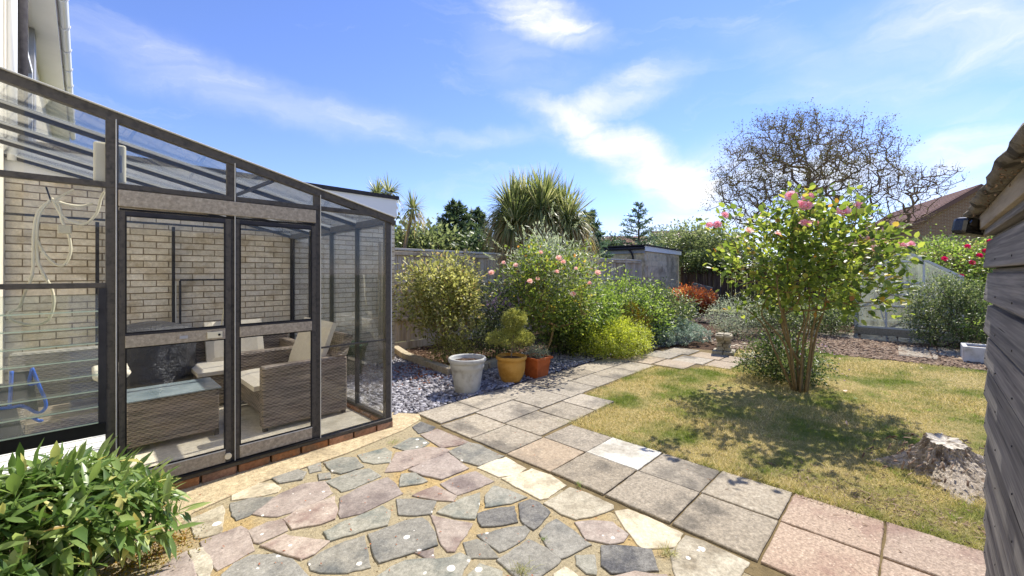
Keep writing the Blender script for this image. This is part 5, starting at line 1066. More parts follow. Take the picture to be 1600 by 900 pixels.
# ================================================================= STUMP
ps = G(1478, 738); stt = thing('tree_stump', 'bleached old tree stump with spreading rough roots at the lawn edge', 'stump', (ps[0], ps[1], 0))
na, nz_ = 220, 26; g = np.random.default_rng(4); V_ = []
ph = g.uniform(0, 6.28, 12); rootd = [R_(222), R_(185), R_(318), R_(285), R_(20), R_(110)]; roota = [1.15, .5, 1.0, .6, .45, .3]
for j in range(nz_+1):
    s = j / nz_; z = .235 * (1 - s) ** 1.05 if s < 1 else 0
    for i in range(na):
        a = 2*math.pi*i/na; base = .105 + .17 * s**1.25
        fl = sum(am * math.exp(-((math.atan2(math.sin(a-rd), math.cos(a-rd)))/.30)**2) for rd, am in zip(rootd, roota)) * s**2.6 * .55
        rib = .016*math.sin(17*a+ph[0]+3*s) + .011*math.sin(31*a+ph[1]-4*s) + .007*math.sin(53*a+ph[2]+9*s) + g.normal()*.006
        chunk = .012 * math.sin(9*s*6+ph[3] + 5*a) * math.sin(a*13)
        r = base + fl + (rib + chunk) * (.4 + s*.6); zz_ = z + fl*.06*(1-s) + g.normal()*(.003 if s else 0) - (.03 if s == 1 else 0)
        V_.append((ps[0] + r*math.cos(a), ps[1] + r*math.sin(a), zz_ + .02*math.sin(a+1)*(1-s)))
F_ = [(j*na+i, j*na+(i+1) % na, (j+1)*na+(i+1) % na, (j+1)*na+i) for j in range(nz_) for i in range(na)]
F_ = [f[::-1] for f in F_]
MB().add(V_, F_).build('bark', M['stump'], stt)
top = [(x, y) for x, y, z in V_[:na]]; tz = [.235 + .02*math.sin(2*math.pi*i/na+1) + .006*math.sin(2*math.pi*i/na*7) for i in range(na)]
mt = MB(); mt.add([(x, y, z+.002) for (x, y), z in zip(top, tz)] + [(ps[0], ps[1], .228)], [(i, (i+1) % na, na) for i in range(na)]); mt.build('sawn_top', M['stumptop'], stt)
# loose bark strips
k = 120; a_ = rng.uniform(0, 6.28, k); rr = rng.uniform(.2, .5, k); T = np.column_stack([ps[0]+rr*np.cos(a_), ps[1]+rr*np.sin(a_), np.maximum(.005, .27 - (rr-.135)*.62)])
k = k; scat('bark_strips', CH_, T, np.column_stack([np.cos(a_), np.sin(a_), -.6*np.ones(k)]) + rng.normal(size=(k, 3))*.35, rng.uniform(.03, .08, k), rng.uniform(.008, .018, k), M['bark_chip'], stt, kind='stuff')
k = 500; p = rng.normal(size=(k, 2))*[.22, .4] + G(1380, 790)[:2]; scat('twig_litter', CH_, np.column_stack([p, np.full(k, .015)]), rng.normal(size=(k, 3))*[1, 1, .2], rng.uniform(.02, .06, k), rng.uniform(.004, .01, k), M['bark_chip'], None, kind='stuff')
# rough long grass round the stump
n = 5000; p = rng.normal(size=(n, 2)) * [.32, .42] + np.array([ps[0]-.12, ps[1]-.1]); p = p[(p[:, 0] > 3.36)]; n = len(p)
scat('rough_grass', T3, np.column_stack([p, np.full(n, .004)]), np.column_stack([rng.normal(size=(n, 2))*.8, np.ones(n)]), rng.uniform(.03, .07, n), rng.uniform(.003, .005, n), M['grass'], None, kind='stuff', up=np.column_stack([rng.normal(size=(n, 2)), np.full(n, .2)]))
for (x, y, r0, n) in [(235, 865, .10, 500), (265, 850, .06, 250), (200, 892, .10, 400)]:
    p = G(x, y); k = n; scat('moss', LEAF, np.column_stack([rng.normal(size=(k, 2))*r0 + p[:2], rng.uniform(.004, .02, k)]), rng.normal(size=(k, 3)) + [0, 0, .4], rng.uniform(.008, .02, k), rng.uniform(.005, .012, k), M['l_bronze'], None, kind='stuff')
k = 260; p = rng.uniform([.1, 1.2], [3.3, 3.8], size=(k, 2)); scat('paving_debris', LEAF, np.column_stack([p, np.full(k, .014)]), rng.normal(size=(k, 3))*[1, 1, .1], rng.uniform(.008, .022, k), rng.uniform(.004, .01, k), M['dryleaf'], None, kind='stuff', up=np.tile([0, 0, 1.], (k, 1)))
# leaves dropped on the lawn
for (x, y, m_, lb) in [(1338, 624, 'l_gold', 'bright yellow leaf lying on the lawn in front of the rose'), (1322, 612, 'petalpale', 'pale fallen petal on the lawn right of the rose'), (1324, 663, 'petalpale', 'whitish petal in the rose shadow on the lawn'), (1440, 560 + 15, 'petalpale', 'curled pale leaf on the far lawn edge'), (1395, 560, 'dryleaf', 'brown leaf on the lawn below the greenhouse')]:
    p = G(x, y, .03); t = thing('fallen_leaf', lb, 'leaf', p); scat('blade', LEAF6, p[None], np.array([[1., .3, .1]]), np.array([.07]), np.array([.045]), M[m_], t)
# ================================================================= PLANTS
# foreground peony: individual leaves
pc = np.array([-.19, 3.05, 0.0]); pe = thing('leafy_peony', 'bushy glossy green plant with long pointed leaves in the left foreground', 'plant', pc)
NS = 300; bases = pc + np.column_stack([rng.uniform(-.55, .55, NS), rng.uniform(-.5, .32, NS), np.zeros(NS)]); 
ang = rng.uniform(0, 6.28, NS); rr = np.sqrt(rng.random(NS)); tipx = pc[0] - .05 + .66*rr*np.cos(ang); tipy = pc[1] - .06 + .47*rr*np.sin(ang); tipz = .60*np.sqrt(np.maximum(.05, 1 - rr**2*.92)) * rng.uniform(.7, 1.0, NS)
tipsP = np.column_stack([tipx, tipy, tipz]); tipsP[:, 1] = np.minimum(tipsP[:, 1], 3.50)
stm = MB(); stB = pc[:2] + (tipsP[:, :2] - pc[:2])*.35
lv = []; ld = []
for i in range(NS):
    b0 = np.array([stB[i][0], stB[i][1], 0]); t0 = tipsP[i]; mid = b0*.4 + t0*.6 + np.array([0, 0, .04])
    stm.tube([b0, mid, t0], [.004, .003, .0018], 4, cap=False)
    ax = nrm(t0 - mid); n_l = 11
    for q_ in range(n_l):
        s = (q_ // 2) / 5.5; a = q_ * 2.4 + i; side = nrm(np.cross(ax, np.array([math.cos(a), math.sin(a), .3])))
        lv.append(t0 - ax * s * .13); ld.append(ax*.35 + side * .9 + np.array([0, 0, rnd.uniform(-.35, .4)]) if q_ else ax)
stm.build('stems', M['l_peony'], pe, kind='stuff')
lv = np.array(lv); ld = nrm(np.array(ld)); lL = rng.uniform(.07, .155, len(lv)) * np.where(rng.random(len(lv)) < .15, .6, 1); lW = lL * rng.uniform(.2, .29, len(lv))
ok = lv[:, 1] + ld[:, 1]*lL < 3.60; lv, ld, lL, lW = lv[ok], ld[ok], lL[ok], lW[ok]
cd = np.linalg.norm(lv + ld*.06 - np.array([0, 0, CH]), axis=1); order = np.argsort(cd - lv[:, 2]*.6); big = order[:290]; rest_ = order[290:]
upv = rng.normal(size=(len(lv), 3)) * .35 + np.array([0, 0, 1.])
protoL = []
for q_ in range(4):
    V, F = LEAFL; V2 = V.copy(); V2[:, 2] *= (.6 + .4*q_); V2[:, 0] *= 1 + .1*q_
    me = bpy.data.meshes.new('leaf'); me.from_pydata([tuple(v) for v in V2], [], [tuple(f) for f in F]); me.materials.append(M['l_peony']); me.polygons.foreach_set('use_smooth', [True]*len(F)); protoL.append(me)
for i in big:
    Y = Vector(ld[i]); X = Y.cross(Vector(upv[i])).normalized(); Z = X.cross(Y); o = bpy.data.objects.new('leaf', protoL[i % 4]); COL.objects.link(o); o.parent = pe
    mm = Matrix(((X.x*lW[i], Y.x*lL[i], Z.x*lW[i], 0), (X.y*lW[i], Y.y*lL[i], Z.y*lW[i], 0), (X.z*lW[i], Y.z*lL[i], Z.z*lW[i], 0), (0, 0, 0, 1))); mm.translation = Vector(lv[i]) - wloc(pe); o.matrix_local = mm
scat('leaves', LEAFL, lv[rest_], ld[rest_], lL[rest_], lW[rest_], M['l_peony'], pe, up=upv[rest_], kind='stuff')
# main rose bush
rb = G(1250, 612); rc = np.array([rb[0], rb[1], 1.55])
T1 = blob(rc + [.1, -.05, .08], (.86, .92, .80), 270, .2, .3, 21, .98, pw=2.6)
T2 = rc + np.column_stack([rng.normal(size=40)*.35, rng.normal(size=40)*.35, rng.uniform(.2, .8, 40)])
extra = np.array([at(x, 4.85, y) for x, y in [(1112, 352), (1140, 335), (1128, 350), (1240, 305), (1256, 308), (1262, 325), (1266, 350), (1315, 330), (1340, 322), (1412, 383), (1365, 390), (1380, 470), (1395, 480), (1370, 455), (1385, 375), (1350, 378), (1160, 400), (1150, 420), (1215, 345), (1300, 340)]])
tg = np.vstack([T1, T2, extra])
tg = tg[tg[:, 2] < 2.35 - .0*tg[:, 2]] if False else tg
rs_, nodes, tips = plant('rose_bush', 'tall pink-flowering rose bush with bare lower stems on the lawn', 'rose bush', rb, rc, (1, 1, 1), m='l_rose', sm='stem', proto=LEAF6, tg=tg, lpt=13, leaf=(.084, .058), spread=.08, rt=.0028, rmax=.045, step=.1, sides=5, lift=.12, p=.42,
    starts=[rb, rb + [.0, .0, .15], rb + [.02, -.02, .32]])
extra_stems = MB()
for i in range(11):
    a = i * 2.4; e = rb + np.array([math.cos(a)*rnd.uniform(.1, .7), math.sin(a)*rnd.uniform(.1, .7), rnd.uniform(1.0, 1.6)]); b0 = rb + np.array([math.cos(a)*.07, math.sin(a)*.07, 0]); m1 = b0*.6 + e*.4 + np.array([0, 0, .12]); m2 = b0*.25 + e*.75 + np.array([rnd.gauss(0, .10), rnd.gauss(0, .10), .02])
    extra_stems.tube(smooth([b0, m1, m2, e], 4), [.017 - .0009*k for k in range(13)], 6).build('stem', M['stem'], rs_, smooth=True) if False else None
    MB().tube(smooth([b0, m1, m2, e], 4), [.016 - .0009*k for k in range(13)], 6).build('stem', M['stem'], rs_, smooth=True)
for (x, y, s) in [(1236, 308, .09), (1262, 309, .08), (1250, 322, .09), (1261, 324, .085), (1258, 351, .085), (1273, 350, .075), (1317, 332, .1), (1341, 323, .08), (1109, 353, .06), (1121, 352, .065), (1132, 337, .06), (1408, 383, .085), (1420, 384, .075), (1366, 390, .07), (1358, 374, .055), (1380, 378, .05)]:
    flower(rs_, at(x, 4.7, y), s * 1.1, 'petalpink' if y < 360 or x > 1400 else 'petalpale', (rnd.uniform(-.5, .3) - .4, rnd.uniform(-.5, .3) - .3, .7))
flower(rs_, at(1170, 4.6, 362), .07, 'petalpale', (-.3, -.3, .6)); flower(rs_, at(1215, 4.6, 366), .05, 'petalpale', (-.3, -.3, .6))
# small bush at the rose foot
b0 = G(1225, 596); plant('low_blue_shrub', 'low dark shrub with tiny lilac flowers around the foot of the rose', 'shrub', b0, b0 + [.02, .0, .28], (.44, .50, .36), 360, 18, (.042, .02), 'l_bush', 'darkstem', spread=.06, rmax=.01)
t = [o for o in COL.objects if o.name.startswith('low_blue_shrub')][0]; k = 60; P_ = blob(b0 + [.05, -.05, .28], (.55, .65, .36), k, .9, .1, 5, .15); scat('florets', LEAF6, P_, rng.normal(size=(k, 3)), np.full(k, .022), np.full(k, .02), M['petalpurple'], t, kind='stuff')
# --- left border plants
def G0(x, y): p = G(x, y); return p
b = G0(690, 566) + [0, 0, .0]; d_ = 7.0
c = at(695, 7.0, 460); plant('camellia_bush', 'yellow-green leafy bush in front of the grey fence beside the lean-to', 'bush', (c[0], c[1], 0), (c[0], c[1], 1.12), (.78, .70, .68), 500, 17, (.07, .033), 'l_shrub', 'greystem', proto=LEAF6, spread=.085, rmax=.028, seed=31, lump=.3, zmin=.5)
c = at(710, 6.7, 540); plant('spotted_laurel', 'small spotted evergreen under the yellow-green bush', 'shrub', (c[0], c[1], 0), (c[0], c[1], .26), (.36, .36, .26), 130, 12, (.06, .026), 'l_shrub', 'greystem', spread=.06, rmax=.01)
c = at(780, 7.3, 500); plant('fence_foot_shrub', 'dark green low shrub between the yellow-green bush and the topiary', 'shrub', (c[0], c[1], 0), (c[0], c[1], .45), (.55, .5, .42), 220, 13, (.06, .028), 'l_mid', 'darkstem', spread=.08, rmax=.014)
c = at(775, 7.2, 470)
bd, nodes, tips = plant('purple_buddleia', 'buddleia with small mauve flower spikes behind the topiary', 'shrub', (c[0], c[1], 0), (c[0], c[1], .95), (.62, .5, .42), 160, 10, (.09, .022), 'l_dark', 'darkstem', spread=.1, rmax=.02, zmin=.5)
def spike(parent, p, d, L, r, m):
    k = 70; s = rng.random(k); d = nrm(np.array(d, float)); T = np.array(p) + np.outer(s*L, d) + rng.normal(size=(k, 3))*r*(1.1-s)[:, None]
    o = scat('flower_spike', LEAF6, T, rng.normal(size=(k, 3)), np.full(k, .016), np.full(k, .014), M[m], parent, kind='stuff'); return o
for (x, y) in [(778, 462), (768, 470), (785, 475), (800, 478), (812, 474), (795, 470), (830, 440), (822, 446), (815, 470), (775, 480), (805, 485), (764, 476)]:
    spike(bd, at(x, 6.75, y+6), (rnd.uniform(-.5, .5), rnd.uniform(-.5, .5), .8), .14, .018, 'petalpurple')
c = at(855, 6.9, 450)
tr_, nodes, tips = plant('climbing_rose', 'big open rose bush with pale pink blooms in the middle of the left border', 'rose bush', (c[0], c[1], 0), (c[0], c[1], 1.25), (.84, .84, .72), 400, 14, (.058, .036), 'l_rose', 'stem', proto=LEAF6, spread=.09, rt=.0024, rmax=.026, seed=41, lump=.4, zmin=.62, lift=.15)
for (x, y, s) in [(873, 404, .075), (880, 410, .06), (768, 427, .07), (806, 415, .06), (828, 440, .065), (840, 436, .05), (895, 460, .065), (870, 425, .055), (934, 427, .07), (921, 443, .05), (787, 411, .05), (845, 395, .05), (900, 420, .045)]:
    flower(tr_, at(x, 6.15, y), s, 'petalpale', (-.4, -.4, .6))
c = at(865, 7.6, 420)
wb_, nodes, tips = plant('white_buddleia', 'pale-leaved buddleia with greenish white flower spikes rising above the fence', 'shrub', (c[0], c[1], 0), (c[0], c[1], 1.55), (.82, .75, .80), 300, 15, (.11, .026), 'l_grey', 'greystem', spread=.11, rmax=.026, seed=51, lump=.4, zmin=.8)
for (x, y, tx, ty) in [(800, 350, -.6, .9), (862, 330, .1, 1), (895, 350, .7, .8), (775, 398, -.9, .5), (870, 395, .8, .2), (930, 395, .8, .5), (820, 365, -.2, 1), (845, 350, .3, 1), (955, 415, .9, .4), (785, 380, -.8, .7), (915, 375, .5, .9), (838, 372, -.3, 1)]:
    d = RT*tx + np.array([0, 0, ty]); spike(wb_, at(x, 7.0, y+8), d, .24, .016, 'petalwhite')
for (x, d_, zc, r, m_, lf, lb, sd) in [(905, 8.0, .62, (.8, .7, .62), 'l_fresh', (.08, .034), 'fresh green leafy bush right of the pale pink rose', 61), (975, 9.1, .72, (1.1, 1.0, .66), 'l_fresh', (.075, .034), 'broad bright green hedge-like bush in front of the block garage', 62), (1030, 9.6, .55, (.9, .8, .6), 'l_mid', (.07, .03), 'mid green bush just left of the orange maple', 63), (895, 7.9, .4, (.6, .6, .42), 'l_mid', (.06, .028), 'dark low bush behind the golden spirea', 64)]:
    c = at(x, d_, 500); plant('border_bush', lb, 'bush', (c[0], c[1], 0), (c[0], c[1], zc), r, 480, 15, lf, m_, 'darkstem', spread=.09, rmax=.02, seed=sd, lump=.28)
c = G(962, 560); c = c + FW*.35
plant('golden_spirea', 'rounded bright yellow-green spirea beside the path', 'shrub', c, c + [0, 0, .28], (.84, .68, .40), 900, 20, (.04, .015), 'l_gold', 'greystem', spread=.035, rt=.0012, rmax=.008, seed=71, lump=.15, outw=1.0)
c = G(1008, 556) + FW*.75
plant('bronze_conifer', 'small upright bronze and gold conifer just right of the golden spirea', 'conifer', c, c + [0, 0, .42], (.34, .34, .5), 420, 18, (.03, .01), 'l_bronze', 'darkstem', spread=.03, rt=.0015, rmax=.012, seed=72, lump=.1, outw=1.2)
# blue-green mounds: one thing with several cushions
c = G(1066, 540) + FW*.5; bm2 = thing('blue_green_cushion_plant', 'low mound of rounded blue-green cushions beside the pedestal', 'plant', (c[0], c[1], 0))
for i in range(26):
    a = i*2.4; r_ = .13*math.sqrt(i); q = c + np.array([math.cos(a)*r_*1.25, math.sin(a)*r_*.95, .10 + max(0, .34 - r_*.42)]); T_ = blob(q, (.17, .17, .14), 90, .8, .05); k = np.repeat(np.arange(len(T_)), 12)
    P_ = T_[k] + rng.normal(size=(len(k), 3))*.014; P_[:, 2] = np.maximum(.01, P_[:, 2]); scat('cushion', LEAF, P_, nrm(P_-q)+rng.normal(size=(len(k), 3))*.4, np.full(len(k), .028), np.full(len(k), .012), M['l_blueg'], bm2)
# right back shrubs
for (x, d_, zc, r, m_, lf, lb, sd) in [(1148, 9.8, .42, (.75, .6, .5), 'l_grey', (.05, .018), 'silver-leaved shrub left of the rose beyond the path', 81), (1215, 9.9, .45, (.9, .7, .55), 'l_mid', (.06, .026), 'green border shrub directly behind the rose stems', 82), (1292, 10.2, .4, (.7, .6, .5), 'l_mid', (.06, .026), 'shrub between the rose and the greenhouse', 83)]:
    c = at(x, d_, 500); plant('back_border_shrub', lb, 'shrub', (c[0], c[1], 0), (c[0], c[1], zc), r, 340, 14, lf, m_, 'darkstem', spread=.08, rmax=.015, seed=sd)
c = at(1492, 8.25, 500); plant('dark_hebe', 'large dark glossy shrub in front of the greenhouse', 'shrub', (c[0], c[1], 0), (c[0], c[1], .68), (.78, .78, .74), 900, 15, (.055, .022), 'l_mid', 'darkstem', spread=.06, rmax=.02, seed=91, lump=.15)
c = at(1560, 7.4, 520); plant('trough_plant', 'straggly pale shrub growing beside the stone trough', 'shrub', (c[0], c[1], .2), (c[0], c[1], .55), (.4, .45, .42), 90, 10, (.06, .026), 'l_fresh', 'greystem', spread=.07, rmax=.01)
c = at(1505, 11.2, 420)
rh, nodes, tips = plant('red_climbing_rose', 'climbing rose with crimson flowers beside the brick house', 'rose bush', (c[0], c[1], 0), (c[0], c[1], 1.55), (1.7, 1.3, 1.05), 520, 13, (.08, .05), 'l_fresh', 'greystem', spread=.13, rmax=.03, seed=95, lump=.3, zmin=.5)
for (x, y) in [(1511, 386), (1539, 393), (1518, 411), (1546, 378), (1500, 432), (1530, 400), (1475, 405)]: flower(rh, at(x, 9.9, y), .10, 'petalred', (-.5, -.3, .5))
# ivy on back fence / hedges
def hedge(name, label, a, b, zlo, zhi, th, n, m_, leaf=(.09, .06), cat='hedge'):
    t = thing(name, label, cat, ((a[0]+b[0])/2, (a[1]+b[1])/2, 0)); a = np.array(a); b = np.array(b); s = rng.random(n); dirv = nrm(b-a); nv = np.array([-dirv[1], dirv[0]])
    top_ = zhi + .14*np.sin(s*17) + .1*np.sin(s*41+1) + .06*np.sin(s*90); P2 = a + np.outer(s, b-a) + np.outer(rng.uniform(-1, 1, n)*th, nv); z = zlo + (top_-zlo)*rng.random(n)**.7
    T = np.column_stack([P2, z]) + rng.normal(size=(n, 3))*.06
    scat('foliage', LEAF6, T, rng.normal(size=(n, 3)) + [-.5, -.5, .4], leaf[0]*rng.uniform(.6, 1.2, n), leaf[1]*rng.uniform(.7, 1.2, n), M[m_], t)
    st_ = MB()
    for k in range(int(np.linalg.norm(b-a)/.5)+1):
        q = a + dirv*min(k*.5, np.linalg.norm(b-a)); st_.tube([(q[0], q[1], 0), (q[0]+.1, q[1], zhi*.5), (q[0]-.05, q[1]+.1, zhi*.9)], [.03, .02, .008], 5)
    st_.build('stem', M['darkstem'], t); return t
hedge('ivy', 'dense ivy spilling over the top of the dark back fence', (UBK-.12, 6.9), (UBK-.05, 1.6), 1.5, 2.25, .22, 7000, 'l_mid', cat='ivy')
hedge('beech_hedge', 'brownish green hedge behind the small greenhouse', (UBK-.6, 2.0), (UBK-.8, -6.0), .5, 2.25, .45, 16000, 'l_hedge', (.1, .06))
# big plum tree, crown as long wind-bent mass
pt = at(1306, 17.5, 427); pt[2] = 0
CT = []
def ell(x, y, rx, ry, n, d0, dz): 
    c = at(x, d0, y); k = d0/FPX; T = blob(c, (rx*k, rx*k, ry*k), n*2, .15, .2); return T[:n]
CT = np.vstack([ell(1250, 262, 118, 74, 520, 17.5, 0), ell(1185, 300, 78, 66, 330, 17.2, 0), ell(1325, 262, 72, 66, 230, 17.8, 0), ell(1225, 218, 80, 36, 220, 17.5, 0)])
tt_ = thing('plum_tree', 'large spreading tree with thin dark twigs rising behind the rose bush', 'tree', pt)
f0 = at(1304, 17.5, 340)
nodes, par, tips = grow([pt, pt*.5 + f0*.5 + [.0, 0, 0], f0], CT, .28, wob=.06, lift=-.04)
skel('trunk', nodes, par, radii(par, .011, .40, .17), M['treebark'], tt_, 4)
def twigs(t, tp, c, nper, L, m_stem, m_leaf, leafn=3, ll=.06, kw=.006):
    n = len(tp)*nper; k = np.repeat(np.arange(len(tp)), nper); D = nrm(tp[k]-c)*.8 + rng.normal(size=(n, 3))*.75; D[:, 2] += .1; Ls = L*rng.uniform(.5, 1.2, n)
    ribbons('twigs', tp[k] + rng.normal(size=(n, 3))*.05, D, Ls, np.full(n, kw*2), .12, M[m_stem], t, 2, rn=np.zeros(n))
    s = rng.uniform(.1, 1, (n, leafn)); P_ = (tp[k][:, None] + nrm(D)[:, None]*(Ls[:, None]*s)[..., None]).reshape(-1, 3) + rng.normal(size=(n*leafn, 3))*.03
    scat('foliage', LEAF, P_, rng.normal(size=(len(P_), 3)), np.full(len(P_), ll)*rng.uniform(.6, 1.3, len(P_)), np.full(len(P_), ll*.6), M[m_leaf], t)
twigs(tt_, nodes[tips], at(1290, 17.5, 380), 6, .55, 'treebark', 'l_tree', 3, .07, .004)
# second bare tree to the right
p2 = at(1385, 16.5, 427); p2[2] = 0; t2 = thing('leaning_bare_tree', 'sparse leaning tree with bare grey branches in front of the brick house roof', 'tree', p2)
CT2 = np.vstack([ell(1405, 295, 66, 40, 190, 16.5, 0), ell(1452, 280, 44, 30, 110, 16.5, 0), ell(1360, 345, 50, 24, 90, 16.5, 0), ell(1415, 340, 50, 22, 60, 16.5, 0)])
nodes, par, tips = grow([p2, at(1360, 16.5, 372), at(1395, 16.5, 338)], CT2, .25, wob=.09); skel('trunk', nodes, par, radii(par, .009, .42, .09), M['treebark'], t2, 4)
twigs(t2, nodes[tips], at(1380, 16.5, 380), 3, .34, 'treebark', 'l_tree', 1, .06, .006)
# ---- cordylines
def cordyline(name, label, base, trunks, nl, L, wd, dry):
    t = thing(name, label, 'cabbage tree', base)
    for (hd_, r0) in trunks:
        MB().tube(smooth([tuple(base), tuple(np.array(base)*.4 + np.array(hd_)*.6 + [0, 0, .1]), tuple(hd_)], 5), [r0 - (r0*.35)*k/10 for k in range(11)], 8).build('trunk', M['greystem'], t, smooth=True)
        n = nl; d = nrm(rng.normal(size=(n, 3))); d[:, 2] = np.abs(d[:, 2])*1.15 - .12; d = nrm(d); T = np.array(hd_) + d*.06
        ribbons('crown', T, d, L*rng.uniform(.65, 1.08, n), np.full(n, wd)*rng.uniform(.7, 1.2, n), np.clip(.75 - d[:, 2]*.8, .05, .9), M['l_cord'], t, 5)
        n = int(nl*dry)
        if n: d = nrm(np.column_stack([rng.normal(size=(n, 2)), rng.uniform(-.9, .35, n)])); ribbons('dead_skirt', np.array(hd_) + d*.08 - [0, 0, .1], d, L*rng.uniform(.6, 1.1, n), np.full(n, wd), np.full(n, .75), M['l_cordry'], t, 5)
    return t
bcd = at(838, 11.0, 427); bcd[2] = 0
cordyline('cabbage_tree', 'huge spiky cabbage tree with several dense heads above the fence', bcd, [(at(800, 11, 328), .12), (at(850, 10.9, 318), .14), (at(878, 11.1, 335), .12), (at(822, 11.2, 322), .12), (at(845, 10.6, 335), .12), (at(885, 10.7, 350), .1), (at(805, 10.6, 352), .1)], 430, 1.08, .048, .9)
bcd2 = at(606, 9.6, 427); bcd2[2] = 0
cordyline('cabbage_tree', 'slender forked cabbage tree just right of the white fascia', bcd2, [(at(607, 9.6, 302), .06), (at(645, 9.5, 327), .055), (at(590, 9.9, 306), .05)], 130, .46, .03, .45)
# ---- conifers
def conifer(name, label, base, H, R0, nb, m_, leafL, lpb, droop=0.0, tip=.3, z0=.1, cat='conifer', irregular=.2):
    t = thing(name, label, cat, base); base = np.array(base); MB().tube([base, base + [0, 0, H*.5], base + [0, 0, H]], [H*.022, H*.014, H*.003], 7).build('trunk', M['darkstem'], t)
    br = MB(); PP = []; DD = []
    for i in range(nb):
        s = z0 + (1-z0)*((i+.5)/nb); a = i*2.4 + rnd.uniform(-.3, .3); L_ = R0*(1-s)**.8*rnd.uniform(1-irregular, 1+irregular) + tip*.3; st_ = base + np.array([0, 0, H*s]); d = np.array([math.cos(a), math.sin(a), .25 - droop]); d = nrm(d); e = st_ + d*L_; md = st_*.5 + e*.5 + np.array([0, 0, -.03*L_])
        br.tube([st_, md, e], [.012*H**.5, .008*H**.5, .003], 4, cap=False); n = int(lpb*(.25+L_/R0)); q = rng.random(n)**.6; P_ = st_ + np.outer(q, e-st_) + rng.normal(size=(n, 3))*np.array([.13, .13, .04])*L_*q[:, None]; PP.append(P_); DD.append(d + rng.normal(size=(n, 3))*.6)
    br.build('branch', M['darkstem'], t); PP = np.vstack(PP); DD = np.vstack(DD); n = len(PP); scat('foliage', LEAF, PP, DD, leafL*rng.uniform(.6, 1.3, n), np.full(n, leafL*.3), M[m_], t)
    return t
for (x, d_, ytop, R0, H_, m_, lb, nb) in [(712, 14, 318, 1.7, None, 'l_conifer', 'broad dark conifer above the fence left of the large cabbage tree', 60), (745, 15, 330, 1.3, None, 'l_conifer', 'smaller dark conifer between the broad conifer and the large cabbage tree', 50), (920, 15, 332, 1.1, None, 'l_cedar', 'thin conifer peeking out right of the large cabbage tree', 40), (998, 24, 317, 2.3, None, 'l_cedar', 'open grey-green cedar standing alone above the block garage', 46)]:
    p = at(x, d_, ytop); H_ = p[2]; p[2] = 0; conifer('cedar_tree' if m_ == 'l_cedar' else 'cypress_tree', lb, p, H_, R0, nb, m_, .2, 170 if d_ < 20 else 110, .0, z0=.35)
for (x, d_, yt, r, m_, lb, sd) in [(660, 13, 362, 1.2, 'l_far', 'round green bush showing over the fence near the small cabbage tree', 1), (770, 13, 372, 1.4, 'l_conifer', 'dark bush behind the fence below the large cabbage tree', 2), (1075, 24, 357, 2.2, 'l_far', 'distant green tree right of the block garage roof', 3), (1115, 22, 362, 1.8, 'l_far', 'distant green tree behind the ivy on the back fence', 4), (1040, 30, 366, 2.4, 'l_far', 'far low trees directly above the block garage roof', 5), (950, 26, 374, 1.6, 'l_conifer', 'dark shrub line left of the lone cedar', 6), (1470, 20, 378, 1.6, 'l_far', 'bush in front of the brick house wall', 7)]:
    p = at(x, d_, yt); zt = p[2]; plant('distant_tree', lb, 'tree', (p[0], p[1], 0), (p[0], p[1], zt - r*.6), (r, r, r*.62), 260, 26, (.17, .1), m_, 'darkstem', proto=LEAF, spread=.2, rmax=.1, rt=.008, step=.4, seed=100+sd, lump=.3, zmin=.3)
# ================================================================= FAR HOUSES
def hip(name, label, x0, x1, d_, yr, ye, m_='rooftile'):
    a = at(x0, d_, yr); b_ = at(x1, d_, yr); e0 = at(x0, d_, ye)[2]; t = thing(name, label, 'house', ((a[0]+b_[0])/2, (a[1]+b_[1])/2, 0)); dv = nrm((b_-a)*[1, 1, 0]); nv = np.array([-dv[1], dv[0], 0]); 
    if nv @ FW > 0: nv = -nv
    f = lambda p, z, s: tuple(p + nv*s + np.array([0, 0, z - p[2]])); zr = a[2]
    MB().add([f(a, e0, 2.5), f(b_, e0, 2.5), f(b_, zr, 0), f(a, zr, 0), f(a, e0, -2.5), f(b_, e0, -2.5)], [(0,1,2,3), (5,4,3,2), (0,3,4), (1,5,2), (0,4,5,1)]).build('roof', M[m_], t)
    MB().add([f(a, 0, 2.3), f(b_, 0, 2.3), f(b_, e0, 2.3), f(a, e0, 2.3), f(a, 0, -2.3), f(b_, 0, -2.3), f(b_, e0, -2.3), f(a, e0, -2.3)], [(0,1,2,3),(5,4,7,6),(4,0,3,7),(1,5,6,2)]).build('wall', brickface('far_brick_' + str(int(x0)), (150, 112, 90), (136, 98, 80), (160, 150, 136), .45, .15, (dv[0], dv[1])), t)
hip('distant_bungalow', 'brown tiled roof just above the fence by the small cabbage tree', 607, 655, 34, 368, 392)
hip('distant_bungalow', 'brown tiled roof behind the block garage gutter', 905, 1012, 45, 369, 392)
hip('distant_bungalow', 'reddish tiled roof right of the lone cedar', 1018, 1100, 48, 361, 392)
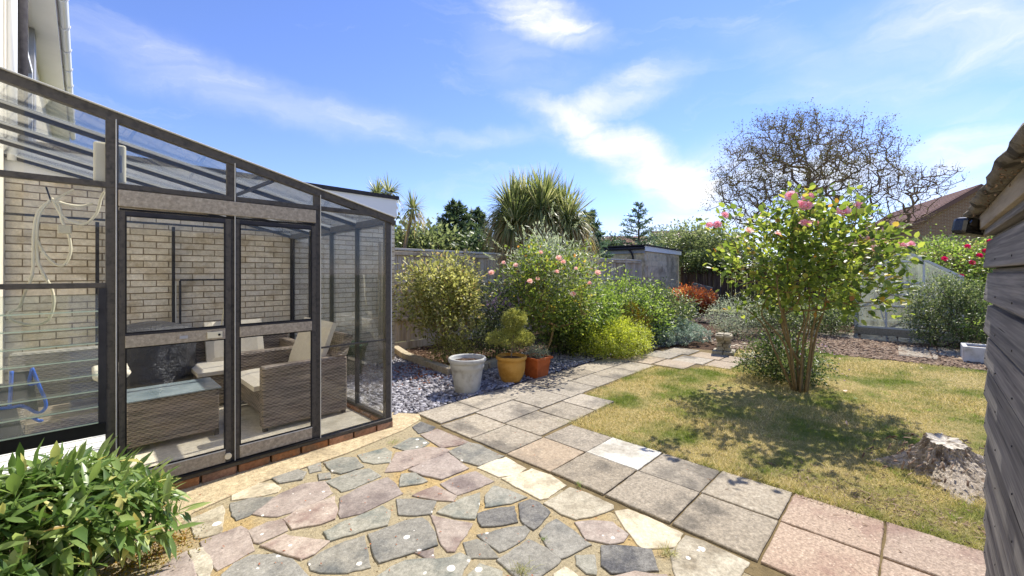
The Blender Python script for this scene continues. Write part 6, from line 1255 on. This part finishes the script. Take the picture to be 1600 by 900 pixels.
# brick house right
wall_dir = nrm(np.array([-.907, .42, 0])); 
A = FW*28 + RT*30; 
wd_ = nrm(FW*.42 - RT*.907); rd_ = nrm(FW*.907 + RT*.42)    # along gable (to the left), along ridge (away)
wd_ = wd_/np.linalg.norm(wd_); A = at(1530, 28, 427)*[1, 1, 0]; ZR, ZEV, HWd = at(1530, 28, 291)[2], at(1530, 28, 291)[2] - 3.45, 5.0
bh = thing('brick_house', 'brown brick gabled house with tiled roof behind the right-hand hedge', 'house', tuple(A))
bmt = brickface('brown_brick_face', (150, 116, 84), (134, 100, 74), (168, 154, 132), .30, .10, (wd_[0], wd_[1]))
g0, g1 = A + wd_*HWd, A - wd_*HWd
vs = [g0, g1, g1+[0, 0, ZEV], A+[0, 0, ZR-.08], g0+[0, 0, ZEV]]; vs = vs + [v + rd_*14 for v in vs]
MB().add(vs, [(0,1,2,3,4), (9,8,7,6,5), (0,5,6,1), (1,6,7,2), (4,9,5,0)]).build('wall', bmt, bh)
sl_ = (ZR-ZEV)/HWd
for sgn, nm in ((1, 'roof'), (-1, 'roof')):
    e = A + wd_*sgn*(HWd+.3) + np.array([0, 0, ZEV - .3*sl_]); r = A + np.array([0, 0, ZR]); o1 = -rd_*.25; o2 = rd_*14.2; up = np.array([0, 0, .12])
    MB().add([e+o1, r+o1, r+o2, e+o2, e+o1+up, r+o1+up, r+o2+up, e+o2+up], [(0,1,2,3),(7,6,5,4),(0,4,5,1),(1,5,6,2),(2,6,7,3),(3,7,4,0)]).build(nm, M['rooftile'], bh)
    MB().beam(tuple(e+o1*1.1+[0, 0, -.08]), tuple(r+o1*1.1+[0, 0, -.08]), .06, .2).build('barge_board', mat('brown_barge_%d' % sgn, (120, 92, 80)), bh)
# roof tiles courses as geometry on the visible slope
tl = MB(); nrow = 22
for k in range(nrow):
    s0, s1 = k/nrow, (k+1)/nrow; e = A + wd_*(HWd+.3); p0 = e*(1-s0) + A*s0; z0 = (ZEV-.3*sl_)*(1-s0) + ZR*s0 + .13; p1 = e*(1-s1) + A*s1; z1 = (ZEV-.3*sl_)*(1-s1) + ZR*s1 + .125
    q = [p0 + [0, 0, z0+.03], p1 + [0, 0, z1], p1 + [0, 0, z1] + rd_*14, p0 + [0, 0, z0+.03] + rd_*14, p0 + [0, 0, z0-.03], p0 + [0, 0, z0-.03] + rd_*14]; tl.add(q, [(0,1,2,3), (0,3,5,4)])
tl.build('roof_tiles', M['rooftile'], bh, kind='stuff')


# ---------------------------------------------------------------- groups of repeats
GR = {'grass_tuft': 'weeds in the paving joints', 'cushion': 'cream seat cushions in the lean-to', 'border_bush': 'leafy bushes of the left border', 'back_border_shrub': 'shrubs of the back border',
      'distant_tree': 'trees beyond the garden fences', 'distant_bungalow': 'distant tiled roofs', 'cypress_tree': 'dark conifers behind the fence', 'cedar_tree': 'grey-green conifers behind the fence', 'fallen_leaf': 'leaves and petals dropped on the lawn',
      'cabbage_tree': 'cabbage trees beyond the fence', 'potted_maple': 'potted maples by the block garage'}
for o in list(COL.objects):
    b = o.name.split('.')[0]
    if o.parent is None and b in GR and 'group' not in o: o['group'] = GR[b]
